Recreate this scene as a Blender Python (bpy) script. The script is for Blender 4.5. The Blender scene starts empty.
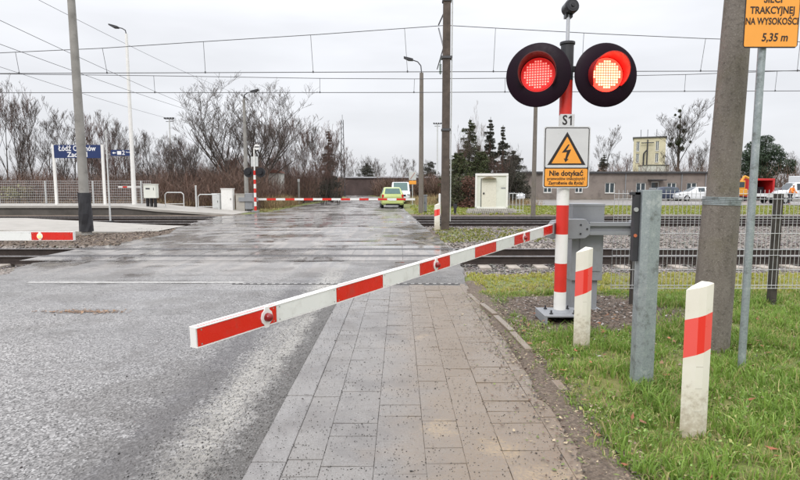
import bpy, math, random
import numpy as np
from mathutils import Vector, Matrix
R = math.radians
rnd = random.Random(7)
S = bpy.context.scene
COL = S.collection

# ------------------------------------------------------------------ camera
F, PX, PY, CH = 540.0, 400.0, 240.0, 1.6
PITCH = math.atan(54.0 / F)
cam_d = bpy.data.cameras.new('camera'); cam = bpy.data.objects.new('camera', cam_d); COL.objects.link(cam)
cam.location = (0, 0, CH); cam.rotation_euler = (R(90) - PITCH, 0, 0)
cam_d.sensor_width = 36; cam_d.lens = F / 800 * 36; cam_d.clip_start = .05; cam_d.clip_end = 3000
S.camera = cam
# ------------------------------------------------------------------ sky and sun (overcast)
SUN_EL, SUN_AZ = R(42), R(200)
w = bpy.data.worlds.new('World'); S.world = w; w.use_nodes = True
nt = w.node_tree; nt.nodes.clear(); N = nt.nodes.new; LK = nt.links.new
out = N('ShaderNodeOutputWorld'); bg = N('ShaderNodeBackground'); bg.inputs[1].default_value = .1
sky = N('ShaderNodeTexSky'); sky.sky_type = 'NISHITA'; sky.sun_disc = False
sky.sun_elevation = SUN_EL; sky.sun_rotation = SUN_AZ; sky.dust_density = 3
tc = N('ShaderNodeTexCoord'); sep = N('ShaderNodeSeparateXYZ'); LK(tc.outputs['Generated'], sep.inputs[0])
mp = N('ShaderNodeMapping'); mp.inputs['Scale'].default_value = (1.2, 1.2, 5); LK(tc.outputs['Generated'], mp.inputs[0])
nz = N('ShaderNodeTexNoise'); nz.inputs['Scale'].default_value = 1.6; nz.inputs['Detail'].default_value = 5; LK(mp.outputs[0], nz.inputs['Vector'])
sq = N('ShaderNodeMath'); sq.operation = 'POWER'; sq.inputs[1].default_value = 2.0; sq.use_clamp = False
mx0 = N('ShaderNodeMath'); mx0.operation = 'MAXIMUM'; mx0.inputs[1].default_value = 0; LK(sep.outputs[2], mx0.inputs[0]); LK(mx0.outputs[0], sq.inputs[0])
ma = N('ShaderNodeMath'); ma.operation = 'MULTIPLY_ADD'; ma.inputs[1].default_value = 19.0; ma.inputs[2].default_value = 6.9; LK(sq.outputs[0], ma.inputs[0])
mr = N('ShaderNodeMapRange'); mr.inputs[1].default_value = .3; mr.inputs[2].default_value = .7; mr.inputs[3].default_value = .88; mr.inputs[4].default_value = 1.12; LK(nz.outputs['Fac'], mr.inputs[0])
mm = N('ShaderNodeMath'); mm.operation = 'MULTIPLY'; LK(ma.outputs[0], mm.inputs[0]); LK(mr.outputs[0], mm.inputs[1])
cc = N('ShaderNodeVectorMath'); cc.operation = 'SCALE'; cc.inputs[0].default_value = (.975, .988, 1.03); LK(mm.outputs[0], cc.inputs['Scale'])
mixs = N('ShaderNodeMixRGB'); mixs.inputs[0].default_value = .93; LK(sky.outputs[0], mixs.inputs[1]); LK(cc.outputs[0], mixs.inputs[2])
LK(mixs.outputs[0], bg.inputs[0]); LK(bg.outputs[0], out.inputs[0])
sd = bpy.data.lights.new('sun', 'SUN'); sd.energy = .9; sd.angle = R(18); sd.color = (1, .97, .92)
so = bpy.data.objects.new('sun', sd); COL.objects.link(so); so.location = (0, 0, 30)
so.rotation_euler = (R(90) - SUN_EL, 0, math.pi - SUN_AZ + R(0))
S.view_settings.view_transform = 'Standard'; S.view_settings.look = 'None'
S.view_settings.exposure = 0.34; S.view_settings.gamma = 1; S.view_settings.use_curve_mapping = False
S.render.engine = 'CYCLES'

def ray(px, py):
    c, s = math.cos(PITCH), math.sin(PITCH); v = PY - py
    return Vector((px - PX, F * c + v * s, -F * s + v * c))
def at(px, py, Y):
    r = ray(px, py); t = Y / r.y
    return Vector((r.x * t, Y, CH + r.z * t))
def gr(px, py, z=0.0):
    r = ray(px, py); t = (z - CH) / r.z
    return Vector((r.x * t, r.y * t, z))

# ------------------------------------------------------------------ materials
def newmat(name):
    m = bpy.data.materials.new(name); m.use_nodes = True
    t = m.node_tree; b = t.nodes['Principled BSDF']
    return m, t, b
def _tex(t, kind, scale, coord, **kw):
    n = t.nodes.new(kind); n.inputs['Scale'].default_value = scale
    for k, v in kw.items(): n.inputs[k].default_value = v
    t.links.new(coord, n.inputs['Vector']); return n
def _coord(t):
    return t.nodes.new('ShaderNodeTexCoord').outputs['Object']
def _ramp(t, fac, stops):
    r = t.nodes.new('ShaderNodeValToRGB'); e = r.color_ramp.elements
    while len(e) > 1: e.remove(e[-1])
    e[0].position = stops[0][0]; e[0].color = (*stops[0][1], 1)
    for p, c in stops[1:]:
        x = e.new(p); x.color = (*c, 1)
    t.links.new(fac, r.inputs[0]); return r.outputs[0]
def _mix(t, a, b, fac, mode='MIX'):
    m = t.nodes.new('ShaderNodeMixRGB'); m.blend_type = mode
    for i, s in ((0, fac), (1, a), (2, b)):
        if isinstance(s, (int, float)): m.inputs[i].default_value = s
        elif isinstance(s, tuple): m.inputs[i].default_value = (*s, 1)
        else: t.links.new(s, m.inputs[i])
    return m.outputs[0]
def _math(t, op, a, b=None, c=None, clamp=False):
    m = t.nodes.new('ShaderNodeMath'); m.operation = op; m.use_clamp = clamp
    for i, s in enumerate((a, b, c)):
        if s is None: continue
        if isinstance(s, (int, float)): m.inputs[i].default_value = s
        else: t.links.new(s, m.inputs[i])
    return m.outputs[0]
def _range(t, v, a, b, c=0.0, d=1.0):
    m = t.nodes.new('ShaderNodeMapRange'); m.interpolation_type = 'SMOOTHSTEP'
    t.links.new(v, m.inputs[0])
    for i, x in enumerate((a, b, c, d)): m.inputs[i + 1].default_value = x
    return m.outputs[0]
def _bump(t, b, h, strength=.3, dist=.01):
    n = t.nodes.new('ShaderNodeBump'); n.inputs['Strength'].default_value = strength; n.inputs['Distance'].default_value = dist
    t.links.new(h, n.inputs['Height']); t.links.new(n.outputs[0], b.inputs['Normal'])

def mat(name, col, rough=.6, metal=0, var=.15, scale=6, bump=0, bscale=40, dirt=None, dirt_amt=.5, emit=0, spec=None):
    m, t, b = newmat(name); co = _coord(t)
    n = _tex(t, 'ShaderNodeTexNoise', scale, co, Detail=6)
    lo = tuple(c * (1 - var) for c in col); hi = tuple(min(1, c * (1 + var)) for c in col)
    c = _ramp(t, n.outputs['Fac'], [(.3, lo), (.7, hi)])
    if dirt:
        n2 = _tex(t, 'ShaderNodeTexNoise', scale * 1.7, co, Detail=8, Roughness=.65)
        c = _mix(t, c, dirt, _range(t, n2.outputs['Fac'], .5, .72, 0, dirt_amt))
    t.links.new(c, b.inputs['Base Color'])
    b.inputs['Metallic'].default_value = metal
    if spec is not None: b.inputs['Specular IOR Level'].default_value = spec
    n3 = _tex(t, 'ShaderNodeTexNoise', scale * 3, co, Detail=4)
    t.links.new(_range(t, n3.outputs['Fac'], .3, .7, max(.02, rough - .08), min(1, rough + .08)), b.inputs['Roughness'])
    if bump:
        n4 = _tex(t, 'ShaderNodeTexNoise', bscale, co, Detail=5); _bump(t, b, n4.outputs['Fac'], bump, .01)
    if emit:
        b.inputs['Emission Color'].default_value = (*col, 1); b.inputs['Emission Strength'].default_value = emit
    return m
def attrmat(name, rough=.7, mul=1.0, trans=0.0):
    m, t, b = newmat(name); a = t.nodes.new('ShaderNodeAttribute'); a.attribute_name = 'Col'
    t.links.new(a.outputs['Color'], b.inputs['Base Color']); b.inputs['Roughness'].default_value = rough
    if trans:
        tr = t.nodes.new('ShaderNodeBsdfTranslucent'); t.links.new(a.outputs['Color'], tr.inputs[0])
        ms = t.nodes.new('ShaderNodeMixShader'); ms.inputs[0].default_value = trans
        o = t.nodes['Material Output']; t.links.new(b.outputs[0], ms.inputs[1]); t.links.new(tr.outputs[0], ms.inputs[2]); t.links.new(ms.outputs[0], o.inputs[0])
    return m

M = {}
M['white'] = mat('white_paint', (.78, .77, .74), .45, var=.04, dirt=(.45, .42, .37), dirt_amt=.25)
M['red'] = mat('red_paint', (.62, .028, .018), .4, var=.08)
M['reflred'] = mat('reflective_red', (.66, .022, .014), .3, var=.03, scale=5, dirt=(.30, .07, .05), dirt_amt=.45)
M['postred'] = mat('pale_post_red', (.80, .10, .085), .35, var=.02, scale=3)
M['postred2'] = mat('bright_post_red', (.76, .035, .025), .3, var=.01, scale=2)
M['cream'] = mat('cream_plastic', (.72, .69, .60), .45, var=.05, scale=9, dirt=(.42, .38, .28), dirt_amt=.4)
M['black'] = mat('black_paint', (.012, .012, .015), .35, var=.2)
M['purpleblack'] = mat('backboard_black', (.012, .004, .010), .42, var=.2, scale=3, spec=.12)
M['dark'] = mat('dark_metal', (.03, .03, .035), .5, var=.2)
M['grey'] = mat('grey_paint', (.25, .26, .275), .5, var=.07, scale=4, dirt=(.17, .16, .14), dirt_amt=.35)
M['lgrey'] = mat('light_grey_paint', (.55, .56, .55), .5, var=.06, dirt=(.3, .28, .24), dirt_amt=.4)
M['alu'] = mat('aluminium', (.5, .51, .53), .35, metal=.7, var=.08)
M['boomwhite'] = mat('white_reflective_sheet', (.76, .77, .74), .35, var=.03, scale=7, dirt=(.42, .40, .36), dirt_amt=.4)
M['lampred'] = mat('red_lens_plastic', (.20, .008, .008), .12, var=.2, scale=30)
M['lampyellow'] = mat('lit_boom_lamp', (1, .45, .15), .3, var=.02, emit=1.6)
M['orange'] = mat('orange_sign_sheet', (.88, .36, .05), .4, var=.03)
M['signwhite'] = mat('silver_white_sheet', (.62, .62, .63), .35, var=.04)
M['wood'] = mat('dark_creosoted_wood', (.085, .065, .052), .8, var=.3, scale=5, bump=.4, bscale=30)
M['woodpost'] = mat('weathered_post', (.05, .042, .036), .8, var=.3, scale=8, bump=.3)
M['rail'] = mat('rusty_rail_side', (.03, .02, .016), .7, var=.3, scale=6)
M['railtop'] = mat('polished_rail_head', (.25, .24, .24), .28, metal=.9, var=.2)
M['sleeper'] = mat('concrete_sleeper', (.33, .29, .25), .85, var=.2, scale=5, bump=.2)
M['blue'] = mat('station_blue', (.010, .028, .115), .4, var=.05)
M['text'] = mat('lettering_black', (.02, .015, .015), .5, var=.05)
M['textw'] = mat('lettering_white', (.8, .8, .8), .5, var=.02)
M['glass'] = mat('window_glass', (.045, .06, .07), .06, var=.1)
M['glassgreen'] = mat('green_tint_glass', (.05, .11, .10), .06, var=.1)
M['tyre'] = mat('tyre_rubber', (.015, .015, .015), .8, var=.1)
M['lime'] = mat('lime_car_paint', (.44, .52, .19), .25, var=.03, dirt=(.35, .34, .22), dirt_amt=.3)
M['vanwhite'] = mat('white_car_paint', (.72, .74, .76), .25, var=.03, dirt=(.4, .38, .35), dirt_amt=.15)
M['darkcar'] = mat('dark_blue_car_paint', (.03, .04, .07), .25, var=.05)
M['tail'] = mat('tail_lamp_red', (.5, .02, .02), .2, var=.05)
M['plate'] = mat('number_plate_white', (.75, .75, .72), .4, var=.03)
M['digger'] = mat('machine_orange_yellow', (.66, .31, .035), .45, var=.1, dirt=(.2, .13, .06), dirt_amt=.3)
M['contred'] = mat('container_red', (.50, .02, .02), .5, var=.1, dirt=(.2, .08, .05), dirt_amt=.3)
M['render'] = mat('grey_brown_render', (.225, .19, .168), .9, var=.16, scale=.7, dirt=(.12, .10, .09), dirt_amt=.75, bump=.1)
M['roof'] = mat('tar_roof', (.09, .09, .09), .8, var=.2)
M['yellowwall'] = mat('pale_yellow_render', (.60, .55, .39), .85, var=.06, scale=.6, dirt=(.42, .38, .26), dirt_amt=.4)
M['whitewall'] = mat('white_wall', (.62, .62, .58), .8, var=.08, scale=1, dirt=(.3, .28, .24), dirt_amt=.4)
M['frame'] = mat('white_window_frame', (.75, .75, .73), .5, var=.03)
M['bark'] = mat('grey_bark', (.055, .045, .038), .9, var=.3, scale=3)
M['twig'] = mat('grey_brown_twigs', (.088, .070, .060), .9, var=.2, scale=.6)
M['twigred'] = mat('reddish_twigs', (.12, .070, .056), .9, var=.25, scale=.4)
M['birch'] = mat('birch_bark', (.34, .30, .28), .8, var=.25, scale=4)
M['stick'] = mat('wire_grey', (.07, .07, .075), .5, var=.1)
M['gtube'] = mat('white_steel_tube', (.55, .56, .55), .45, var=.08)
M['meshwire'] = mat('zinc_mesh_wire', (.50, .50, .50), .45, metal=.2, var=.1)
M['cladding'] = mat('container_cladding', (.70, .71, .64), .5, var=.05, scale=1, dirt=(.42, .4, .3), dirt_amt=.35)
M['skin'] = mat('skin', (.45, .26, .19), .6, var=.05)
M['hivis'] = mat('orange_workwear', (.85, .22, .02), .7, var=.08)
M['trouser'] = mat('dark_trousers', (.03, .03, .04), .8, var=.2)
M['helmet'] = mat('white_helmet', (.75, .75, .72), .35, var=.03)
M['slabc'] = mat('precast_concrete', (.38, .36, .32), .85, var=.15, scale=2, dirt=(.2, .18, .15), dirt_amt=.5, bump=.15)
M['wrap'] = mat('dark_pole_wrap', (.022, .022, .026), .6, var=.4, scale=3, bump=.4, bscale=9)
M['lampglass'] = mat('lamp_glass', (.3, .3, .3), .2, var=.05)

def splash():
    m, t, b = newmat('cream_plastic_post'); co = _coord(t); sx = t.nodes.new('ShaderNodeSeparateXYZ'); t.links.new(co, sx.inputs[0])
    n = _tex(t, 'ShaderNodeTexNoise', 22, co, Detail=8, Roughness=.7).outputs['Fac']; n2 = _tex(t, 'ShaderNodeTexNoise', 5, co, Detail=6).outputs['Fac']
    c = _ramp(t, n2, [(.3, (.70, .66, .56)), (.7, (.77, .74, .66))])
    c = _mix(t, c, (.36, .29, .2), _range(t, _math(t, 'ADD', n, _math(t, 'MULTIPLY', sx.outputs[2], -1.0)), .12, .55, 0, .75))
    c = _mix(t, c, (.45, .42, .33), _range(t, n, .58, .72, 0, .5))
    t.links.new(c, b.inputs['Base Color']); b.inputs['Roughness'].default_value = .45; return m
M['postcream'] = splash()
def galv():
    m, t, b = newmat('galvanised_steel'); co = _coord(t)
    v = _tex(t, 'ShaderNodeTexVoronoi', 130, co); n = _tex(t, 'ShaderNodeTexNoise', 9, co, Detail=9, Roughness=.75)
    c = _ramp(t, v.outputs['Color'], [(.1, (.26, .30, .31)), (.9, (.34, .38, .39))])
    c = _mix(t, c, (.13, .14, .13), _range(t, n.outputs['Fac'], .5, .66, 0, .75)); c = _mix(t, c, (.55, .58, .58), _range(t, n.outputs['Fac'], .36, .46, .5, 0))
    t.links.new(c, b.inputs['Base Color']); b.inputs['Metallic'].default_value = .35
    t.links.new(_range(t, n.outputs['Fac'], .3, .7, .35, .6), b.inputs['Roughness']); return m
M['galv'] = galv()
def concrete_pole():
    m, t, b = newmat('weathered_concrete'); co = _coord(t)
    mpn = t.nodes.new('ShaderNodeMapping'); mpn.inputs['Scale'].default_value = (7, 7, 1.6); t.links.new(co, mpn.inputs[0])
    s = _tex(t, 'ShaderNodeTexNoise', 1.6, mpn.outputs[0], Detail=8, Roughness=.6)
    g = _tex(t, 'ShaderNodeTexNoise', 90, co, Detail=4); L = _tex(t, 'ShaderNodeTexNoise', 2.2, co, Detail=6)
    c = _ramp(t, s.outputs['Fac'], [(.3, (.135, .115, .098)), (.5, (.175, .152, .13)), (.7, (.21, .185, .16))])
    c = _mix(t, c, (.15, .135, .085), _range(t, L.outputs['Fac'], .48, .7, 0, .5))
    c = _mix(t, c, (.30, .27, .24), _range(t, g.outputs['Fac'], .52, .7, 0, .6)); d2 = _tex(t, 'ShaderNodeTexNoise', 28, co, Detail=7, Roughness=.75); c = _mix(t, c, (.07, .06, .05), _range(t, d2.outputs['Fac'], .52, .64, 0, .6))
    t.links.new(c, b.inputs['Base Color']); b.inputs['Roughness'].default_value = .9
    _bump(t, b, d2.outputs['Fac'], .7, .012); return m
M['conc'] = concrete_pole()
M['lconc'] = mat('light_grey_concrete', (.27, .26, .24), .85, var=.2, scale=2.5, dirt=(.13, .12, .11), dirt_amt=.5)

def asphalt(kind):
    m, t, b = newmat('worn_wet_asphalt' if kind == 0 else 'crossing_panels'); co = _coord(t)
    sx = t.nodes.new('ShaderNodeSeparateXYZ'); t.links.new(co, sx.inputs[0]); X, Y = sx.outputs[0], sx.outputs[1]
    big = _tex(t, 'ShaderNodeTexNoise', .45, co, Detail=6, Roughness=.6).outputs['Fac']
    mid = _tex(t, 'ShaderNodeTexNoise', 2.3, co, Detail=7, Roughness=.62).outputs['Fac']
    v = _tex(t, 'ShaderNodeTexVoronoi', 82, co); v2 = _tex(t, 'ShaderNodeTexVoronoi', 45, co)
    fine = _tex(t, 'ShaderNodeTexNoise', 160, co, Detail=3).outputs['Fac']
    mpn = t.nodes.new('ShaderNodeMapping'); mpn.inputs['Scale'].default_value = (2.6, .28, 1); t.links.new(co, mpn.inputs[0])
    streak = _tex(t, 'ShaderNodeTexNoise', 1.5, mpn.outputs[0], Detail=7, Roughness=.6).outputs['Fac']
    c = _ramp(t, v.outputs['Color'], [(.1, (.055, .052, .050)), (.4, (.165, .158, .154)), (.7, (.27, .26, .252)), (.95, (.46, .45, .44))])
    if kind == 1: c = _mix(t, c, (.29, .275, .26), .6)
    c = _mix(t, c, (.115, .108, .108), _range(t, big, .42, .62, 0, .25))
    # dried pale mud streaks lying along the wheel paths
    wob = _math(t, 'MULTIPLY_ADD', mid, .36, -.18)
    hf = _tex(t, 'ShaderNodeTexNoise', 17, co, Detail=8, Roughness=.75).outputs['Fac']; wob = _math(t, 'ADD', wob, _math(t, 'MULTIPLY_ADD', hf, .7, -.35))
    xx = _math(t, 'ADD', X, wob)
    gut = _math(t, 'MULTIPLY', _range(t, xx, -1.46, -1.26), _range(t, xx, -1.10, -.97, 1, 0))
    gut = _math(t, 'MULTIPLY', gut, _range(t, Y, 8, 14, 1, .25))
    gut = _math(t, 'MULTIPLY', gut, _range(t, streak, .3, .55, .25, 1))
    gut = _math(t, 'MULTIPLY', gut, _range(t, _tex(t, 'ShaderNodeTexNoise', 34, co, Detail=6, Roughness=.75).outputs['Fac'], .42, .54, .12, 1))
    c = _mix(t, c, (.43, .41, .37), _math(t, 'MULTIPLY', gut, .9))
    gd = _math(t, 'MULTIPLY', _range(t, xx, -1.1, -.98), _range(t, Y, 8, 10, 1, 0))
    c = _mix(t, c, (.10, .093, .083), _math(t, 'MULTIPLY', gd, .6))
    gd2 = _math(t, 'MULTIPLY', _range(t, xx, -1.85, -1.68), _range(t, xx, -1.55, -1.44, 1, 0))
    c = _mix(t, c, (.085, .08, .083), _math(t, 'MULTIPLY', gd2, .55))
    far = _range(t, Y, 8.5, 12)
    c = _mix(t, c, _ramp(t, mid, [(.35, (.165, .153, .145)), (.65, (.23, .215, .203))]), _math(t, 'MULTIPLY', far, .8))
    lowf = _tex(t, 'ShaderNodeTexNoise', .85, co, Detail=8, Roughness=.6).outputs['Fac']
    st = _math(t, 'MULTIPLY', _range(t, streak, .45, .58), far)
    c = _mix(t, c, (.32, .292, .265), _math(t, 'MULTIPLY', st, .6))
    mud = _math(t, 'MULTIPLY', _range(t, _math(t, 'ADD', _math(t, 'MULTIPLY', lowf, .65), _math(t, 'MULTIPLY', streak, .35)), .54, .59), far)
    c = _mix(t, c, (.085, .068, .058), _math(t, 'MULTIPLY', mud, .75))
    c = _mix(t, c, (.10, .092, .085), _math(t, 'MULTIPLY', _range(t, lowf, .5, .58), .38))
    # gravel speckle dropped on the surface
    sp = _range(t, v2.outputs['Distance'], .10, .20, 1, 0)
    spm = _math(t, 'MULTIPLY', sp, _range(t, mid, .5, .6))
    c = _mix(t, c, (.05, .047, .045), _math(t, 'MULTIPLY', spm, .7))
    t.links.new(c, b.inputs['Base Color'])
    wet = _math(t, 'MULTIPLY', _range(t, big, .40, .60), _range(t, Y, 3, 12, .45, 1))
    rr = _range(t, wet, 0, 1, .58, .17); rr = _math(t, 'MULTIPLY', rr, _range(t, far, 0, 1, 1, .72))
    pud = mud
    rr = _math(t, 'MULTIPLY_ADD', pud, -.22, rr); rr = _math(t, 'MAXIMUM', rr, .06)
    t.links.new(rr, b.inputs['Roughness'])
    hh = _math(t, 'ADD', v.outputs['Distance'], _math(t, 'MULTIPLY', fine, .4)); hh = _math(t, 'MULTIPLY', hh, _range(t, far, 0, 1, 1, .22)); hh = _math(t, 'MULTIPLY', hh, _range(t, pud, 0, 1, 1, .08))
    _bump(t, b, hh, .28 if kind == 0 else .15, .006)
    return m
M['asphalt'] = asphalt(0); M['panel'] = asphalt(1)

def slabmat():
    m, t, b = newmat('pavement_slab'); co = _coord(t)
    a = t.nodes.new('ShaderNodeAttribute'); a.attribute_name = 'Col'
    sx = t.nodes.new('ShaderNodeSeparateXYZ'); t.links.new(co, sx.inputs[0]); X, Y = sx.outputs[0], sx.outputs[1]
    mid = _tex(t, 'ShaderNodeTexNoise', 3, co, Detail=8, Roughness=.65).outputs['Fac']
    fine = _tex(t, 'ShaderNodeTexNoise', 120, co, Detail=4).outputs['Fac']
    v = _tex(t, 'ShaderNodeTexVoronoi', 60, co)
    c = _mix(t, a.outputs['Color'], (.27, .258, .248), _range(t, fine, .48, .66, 0, .7))
    big = _tex(t, 'ShaderNodeTexNoise', 1.1, co, Detail=8, Roughness=.7).outputs['Fac']; c = _mix(t, c, (.13, .12, .115), _range(t, big, .44, .60, 0, .62)); g2 = _tex(t, 'ShaderNodeTexNoise', 48, co, Detail=6, Roughness=.8).outputs['Fac']; c = _mix(t, c, (.075, .068, .06), _range(t, g2, .55, .68, 0, .75))
    c = _mix(t, c, (.06, .055, .05), _math(t, 'MULTIPLY', _range(t, v.outputs['Distance'], .08, .2, 1, 0), _range(t, mid, .45, .6, .1, .8)))
    # sandy soil trodden over the right-hand side
    xx = _math(t, 'ADD', X, _math(t, 'MULTIPLY_ADD', mid, 1.3, -.65))
    sand = _math(t, 'MULTIPLY', _range(t, xx, -.35, .5, 0, .95), _range(t, g2, .35, .62, 1, .6))
    c = _mix(t, c, (.195, .145, .098), sand)
    for (px, py, r) in ((.27, 3.43, .16), (.6, 3.15, .14), (.72, 2.85, .2), (.22, 5.6, .12), (.95, 2.75, .18)):
        vd = t.nodes.new('ShaderNodeVectorMath'); vd.operation = 'DISTANCE'; t.links.new(co, vd.inputs[0]); vd.inputs[1].default_value = (px, py, 0)
        dd = _math(t, 'ADD', vd.outputs['Value'], _math(t, 'MULTIPLY_ADD', mid, .7, -.33))
        c = _mix(t, c, (.31, .235, .15), _math(t, 'MULTIPLY', _range(t, dd, r * .2, r * 1.2, .8, 0), _range(t, g2, .42, .58, 1, .2)))
    t.links.new(c, b.inputs['Base Color'])
    t.links.new(_range(t, mid, .4, .62, .5, .2), b.inputs['Roughness'])
    _bump(t, b, _math(t, 'ADD', fine, _math(t, 'MULTIPLY', mid, 2)), .25, .004)
    return m
M['slab'] = slabmat()
def groundmat():
    m, t, b = newmat('soil_grass_ground'); co = _coord(t)
    a = t.nodes.new('ShaderNodeAttribute'); a.attribute_name = 'Col'
    s = t.nodes.new('ShaderNodeSeparateColor'); t.links.new(a.outputs['Color'], s.inputs[0])
    mid = _tex(t, 'ShaderNodeTexNoise', 2.2, co, Detail=9, Roughness=.7).outputs['Fac']
    fine = _tex(t, 'ShaderNodeTexNoise', 38, co, Detail=6, Roughness=.7).outputs['Fac']
    big = _tex(t, 'ShaderNodeTexNoise', .25, co, Detail=5).outputs['Fac']
    v = _tex(t, 'ShaderNodeTexVoronoi', 24, co)
    soil = _ramp(t, fine, [(.3, (.045, .032, .024)), (.5, (.115, .085, .062)), (.7, (.22, .175, .135))])
    grass = _ramp(t, fine, [(.3, (.035, .05, .012)), (.5, (.12, .155, .035)), (.7, (.24, .25, .07))])
    grass = _mix(t, grass, (.20, .17, .06), _range(t, big, .45, .6, .1, .6))
    gfac = _range(t, _math(t, 'ADD', s.outputs[0], _math(t, 'MULTIPLY_ADD', mid, .8, -.4)), .35, .65)
    grav = _ramp(t, v.outputs['Color'], [(.1, (.05, .04, .035)), (.5, (.17, .145, .125)), (.9, (.33, .29, .26))])
    c = _mix(t, soil, grass, gfac)
    c = _mix(t, c, grav, _range(t, _math(t, 'ADD', s.outputs[2], _math(t, 'MULTIPLY_ADD', mid, .5, -.25)), .35, .65))
    c = _mix(t, c, (.035, .027, .023), _math(t, 'MULTIPLY', s.outputs[1], .85))  # shadow at ballast level between the farther rails, put into the colour
    t.links.new(c, b.inputs['Base Color']); b.inputs['Roughness'].default_value = .85
    _bump(t, b, _math(t, 'ADD', fine, v.outputs['Distance']), .6, .02); return m
M['ground'] = groundmat()
def ballastmat():
    m, t, b = newmat('track_ballast'); co = _coord(t)
    v = _tex(t, 'ShaderNodeTexVoronoi', 17, co); mid = _tex(t, 'ShaderNodeTexNoise', 1.2, co, Detail=6).outputs['Fac']
    c = _ramp(t, v.outputs['Color'], [(.1, (.06, .05, .045)), (.5, (.19, .17, .155)), (.9, (.36, .33, .31))])
    c = _mix(t, c, (.05, .038, .03), _range(t, v.outputs['Distance'], .35, .7, 0, .8))
    c = _mix(t, c, (.10, .065, .045), _range(t, mid, .45, .65, 0, .5))
    t.links.new(c, b.inputs['Base Color']); b.inputs['Roughness'].default_value = .85
    inv = _math(t, 'SUBTRACT', 1, v.outputs['Distance']); _bump(t, b, inv, .9, .04); return m
M['ballast'] = ballastmat()
M['blade'] = attrmat('grass_blade', .6, trans=.35); M['litter'] = attrmat('litter_leaf', .75); M['stone'] = attrmat('stone_chip', .8)
M['needle'] = attrmat('conifer_needles', .75); M['mark'] = mat('worn_white_marking', (.40, .39, .37), .6, var=.25, scale=8, dirt=(.19, .18, .175), dirt_amt=1, bump=.3)
M['groove'] = mat('flangeway_rubber', (.022, .019, .019), .6, var=.3)
M['platedge'] = mat('pale_platform_paving', (.33, .31, .28), .7, var=.1, scale=2, dirt=(.26, .24, .21), dirt_amt=.5)
M['ledy'] = mat('led_yellow_hot', (1, .66, .38), .4, var=0, emit=1.5)
M['ledp'] = mat('led_pink', (1, .36, .30), .4, var=0, emit=.62)
M['lensbright'] = mat('lit_red_lens', (1, .035, .02), .3, var=0, emit=3.2)
M['lensdim'] = mat('dim_red_lens', (.75, .02, .018), .3, var=0, emit=.38)
M['hood'] = mat('hood_dark', (.10, .02, .02), .4, var=.1); M['hoodglow'] = mat('hood_red_glow', (.42, .02, .02), .4, var=.1)  # redder hood copy has the glow of its lit lens painted in

# ------------------------------------------------------------------ mesh builder
class MB:
    def __init__(s): s.v = []; s.f = []; s.m = []
    def add(s, vs, fs, m=0):
        o = len(s.v); s.v += [tuple(v) for v in vs]
        for f in fs: s.f.append(tuple(o + i for i in f)); s.m.append(m)
        return s
    def box(s, a, b, m=0, mx=None):
        x0, y0, z0 = a; x1, y1, z1 = b
        vs = [Vector(p) for p in ((x0,y0,z0),(x1,y0,z0),(x1,y1,z0),(x0,y1,z0),(x0,y0,z1),(x1,y0,z1),(x1,y1,z1),(x0,y1,z1))]
        if mx is not None: vs = [mx @ v for v in vs]
        return s.add(vs, [(0,3,2,1),(4,5,6,7),(0,1,5,4),(1,2,6,5),(2,3,7,6),(3,0,4,7)], m)
    def cyl(s, p0, p1, r0, r1=None, n=16, m=0, caps=True, ph=0):
        r1 = r0 if r1 is None else r1
        p0, p1 = Vector(p0), Vector(p1); d = (p1 - p0).normalized()
        a = Vector((0, 0, 1)) if abs(d.z) < .9 else Vector((1, 0, 0))
        u = d.cross(a).normalized(); w_ = d.cross(u)
        if abs(d.z) >= .9: u, w_ = Vector((1, 0, 0)), Vector((0, 1, 0)) * (1 if d.z > 0 else -1)
        vs = []
        for p, r in ((p0, r0), (p1, r1)):
            for i in range(n):
                an = 2 * math.pi * i / n + ph; vs.append(p + u * math.cos(an) * r + w_ * math.sin(an) * r)
        fs = [(i, (i + 1) % n, n + (i + 1) % n, n + i) for i in range(n)]
        if caps: fs += [tuple(range(n - 1, -1, -1)), tuple(range(n, 2 * n))]
        return s.add(vs, fs, m)
    def tube(s, pts, r, n=8, m=0):
        for a, b in zip(pts[:-1], pts[1:]): s.cyl(a, b, r, r, n, m)
        return s
    def prism(s, poly, h0, h1, axis='z', m=0, mx=None):
        def P(a, b, h): return {'z': (a, b, h), 'y': (a, h, b), 'x': (h, a, b)}[axis]
        n = len(poly); vs = [P(a, b, h0) for a, b in poly] + [P(a, b, h1) for a, b in poly]
        if mx is not None: vs = [mx @ Vector(v) for v in vs]
        fs = [(i, (i + 1) % n, n + (i + 1) % n, n + i) for i in range(n)] + [tuple(range(n - 1, -1, -1)), tuple(range(n, 2 * n))]
        return s.add(vs, fs, m)
    def build(s, name, mats, parent=None, loc=None, rz=0, smooth=False, bevel=0, col=None):
        me = bpy.data.meshes.new(name); me.from_pydata(s.v, [], s.f)
        if not isinstance(mats, (list, tuple)): mats = [mats]
        for x in mats: me.materials.append(x)
        me.polygons.foreach_set('material_index', s.m)
        if smooth: me.polygons.foreach_set('use_smooth', [True] * len(s.f))
        if col is not None:
            a = me.color_attributes.new('Col', 'FLOAT_COLOR', 'POINT'); c = np.ones((len(s.v), 4), np.float32); c[:, :3] = col; a.data.foreach_set('color', c.ravel())
        me.update()
        o = bpy.data.objects.new(name, me); COL.objects.link(o)
        if parent: o.parent = parent
        if loc is not None: o.location = loc
        o.rotation_euler[2] = rz
        if bevel:
            b = o.modifiers.new('bevel', 'BEVEL'); b.width = bevel; b.segments = 2; b.limit_method = 'ANGLE'; b.angle_limit = R(40)
        if smooth:
            o.data.set_sharp_from_angle(angle=R(40))
        return o
def tag(o, label=None, cat=None, group=None, kind=None):
    if label: o['label'] = label
    if cat: o['category'] = cat
    if group: o['group'] = group
    if kind: o['kind'] = kind
    return o
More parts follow.
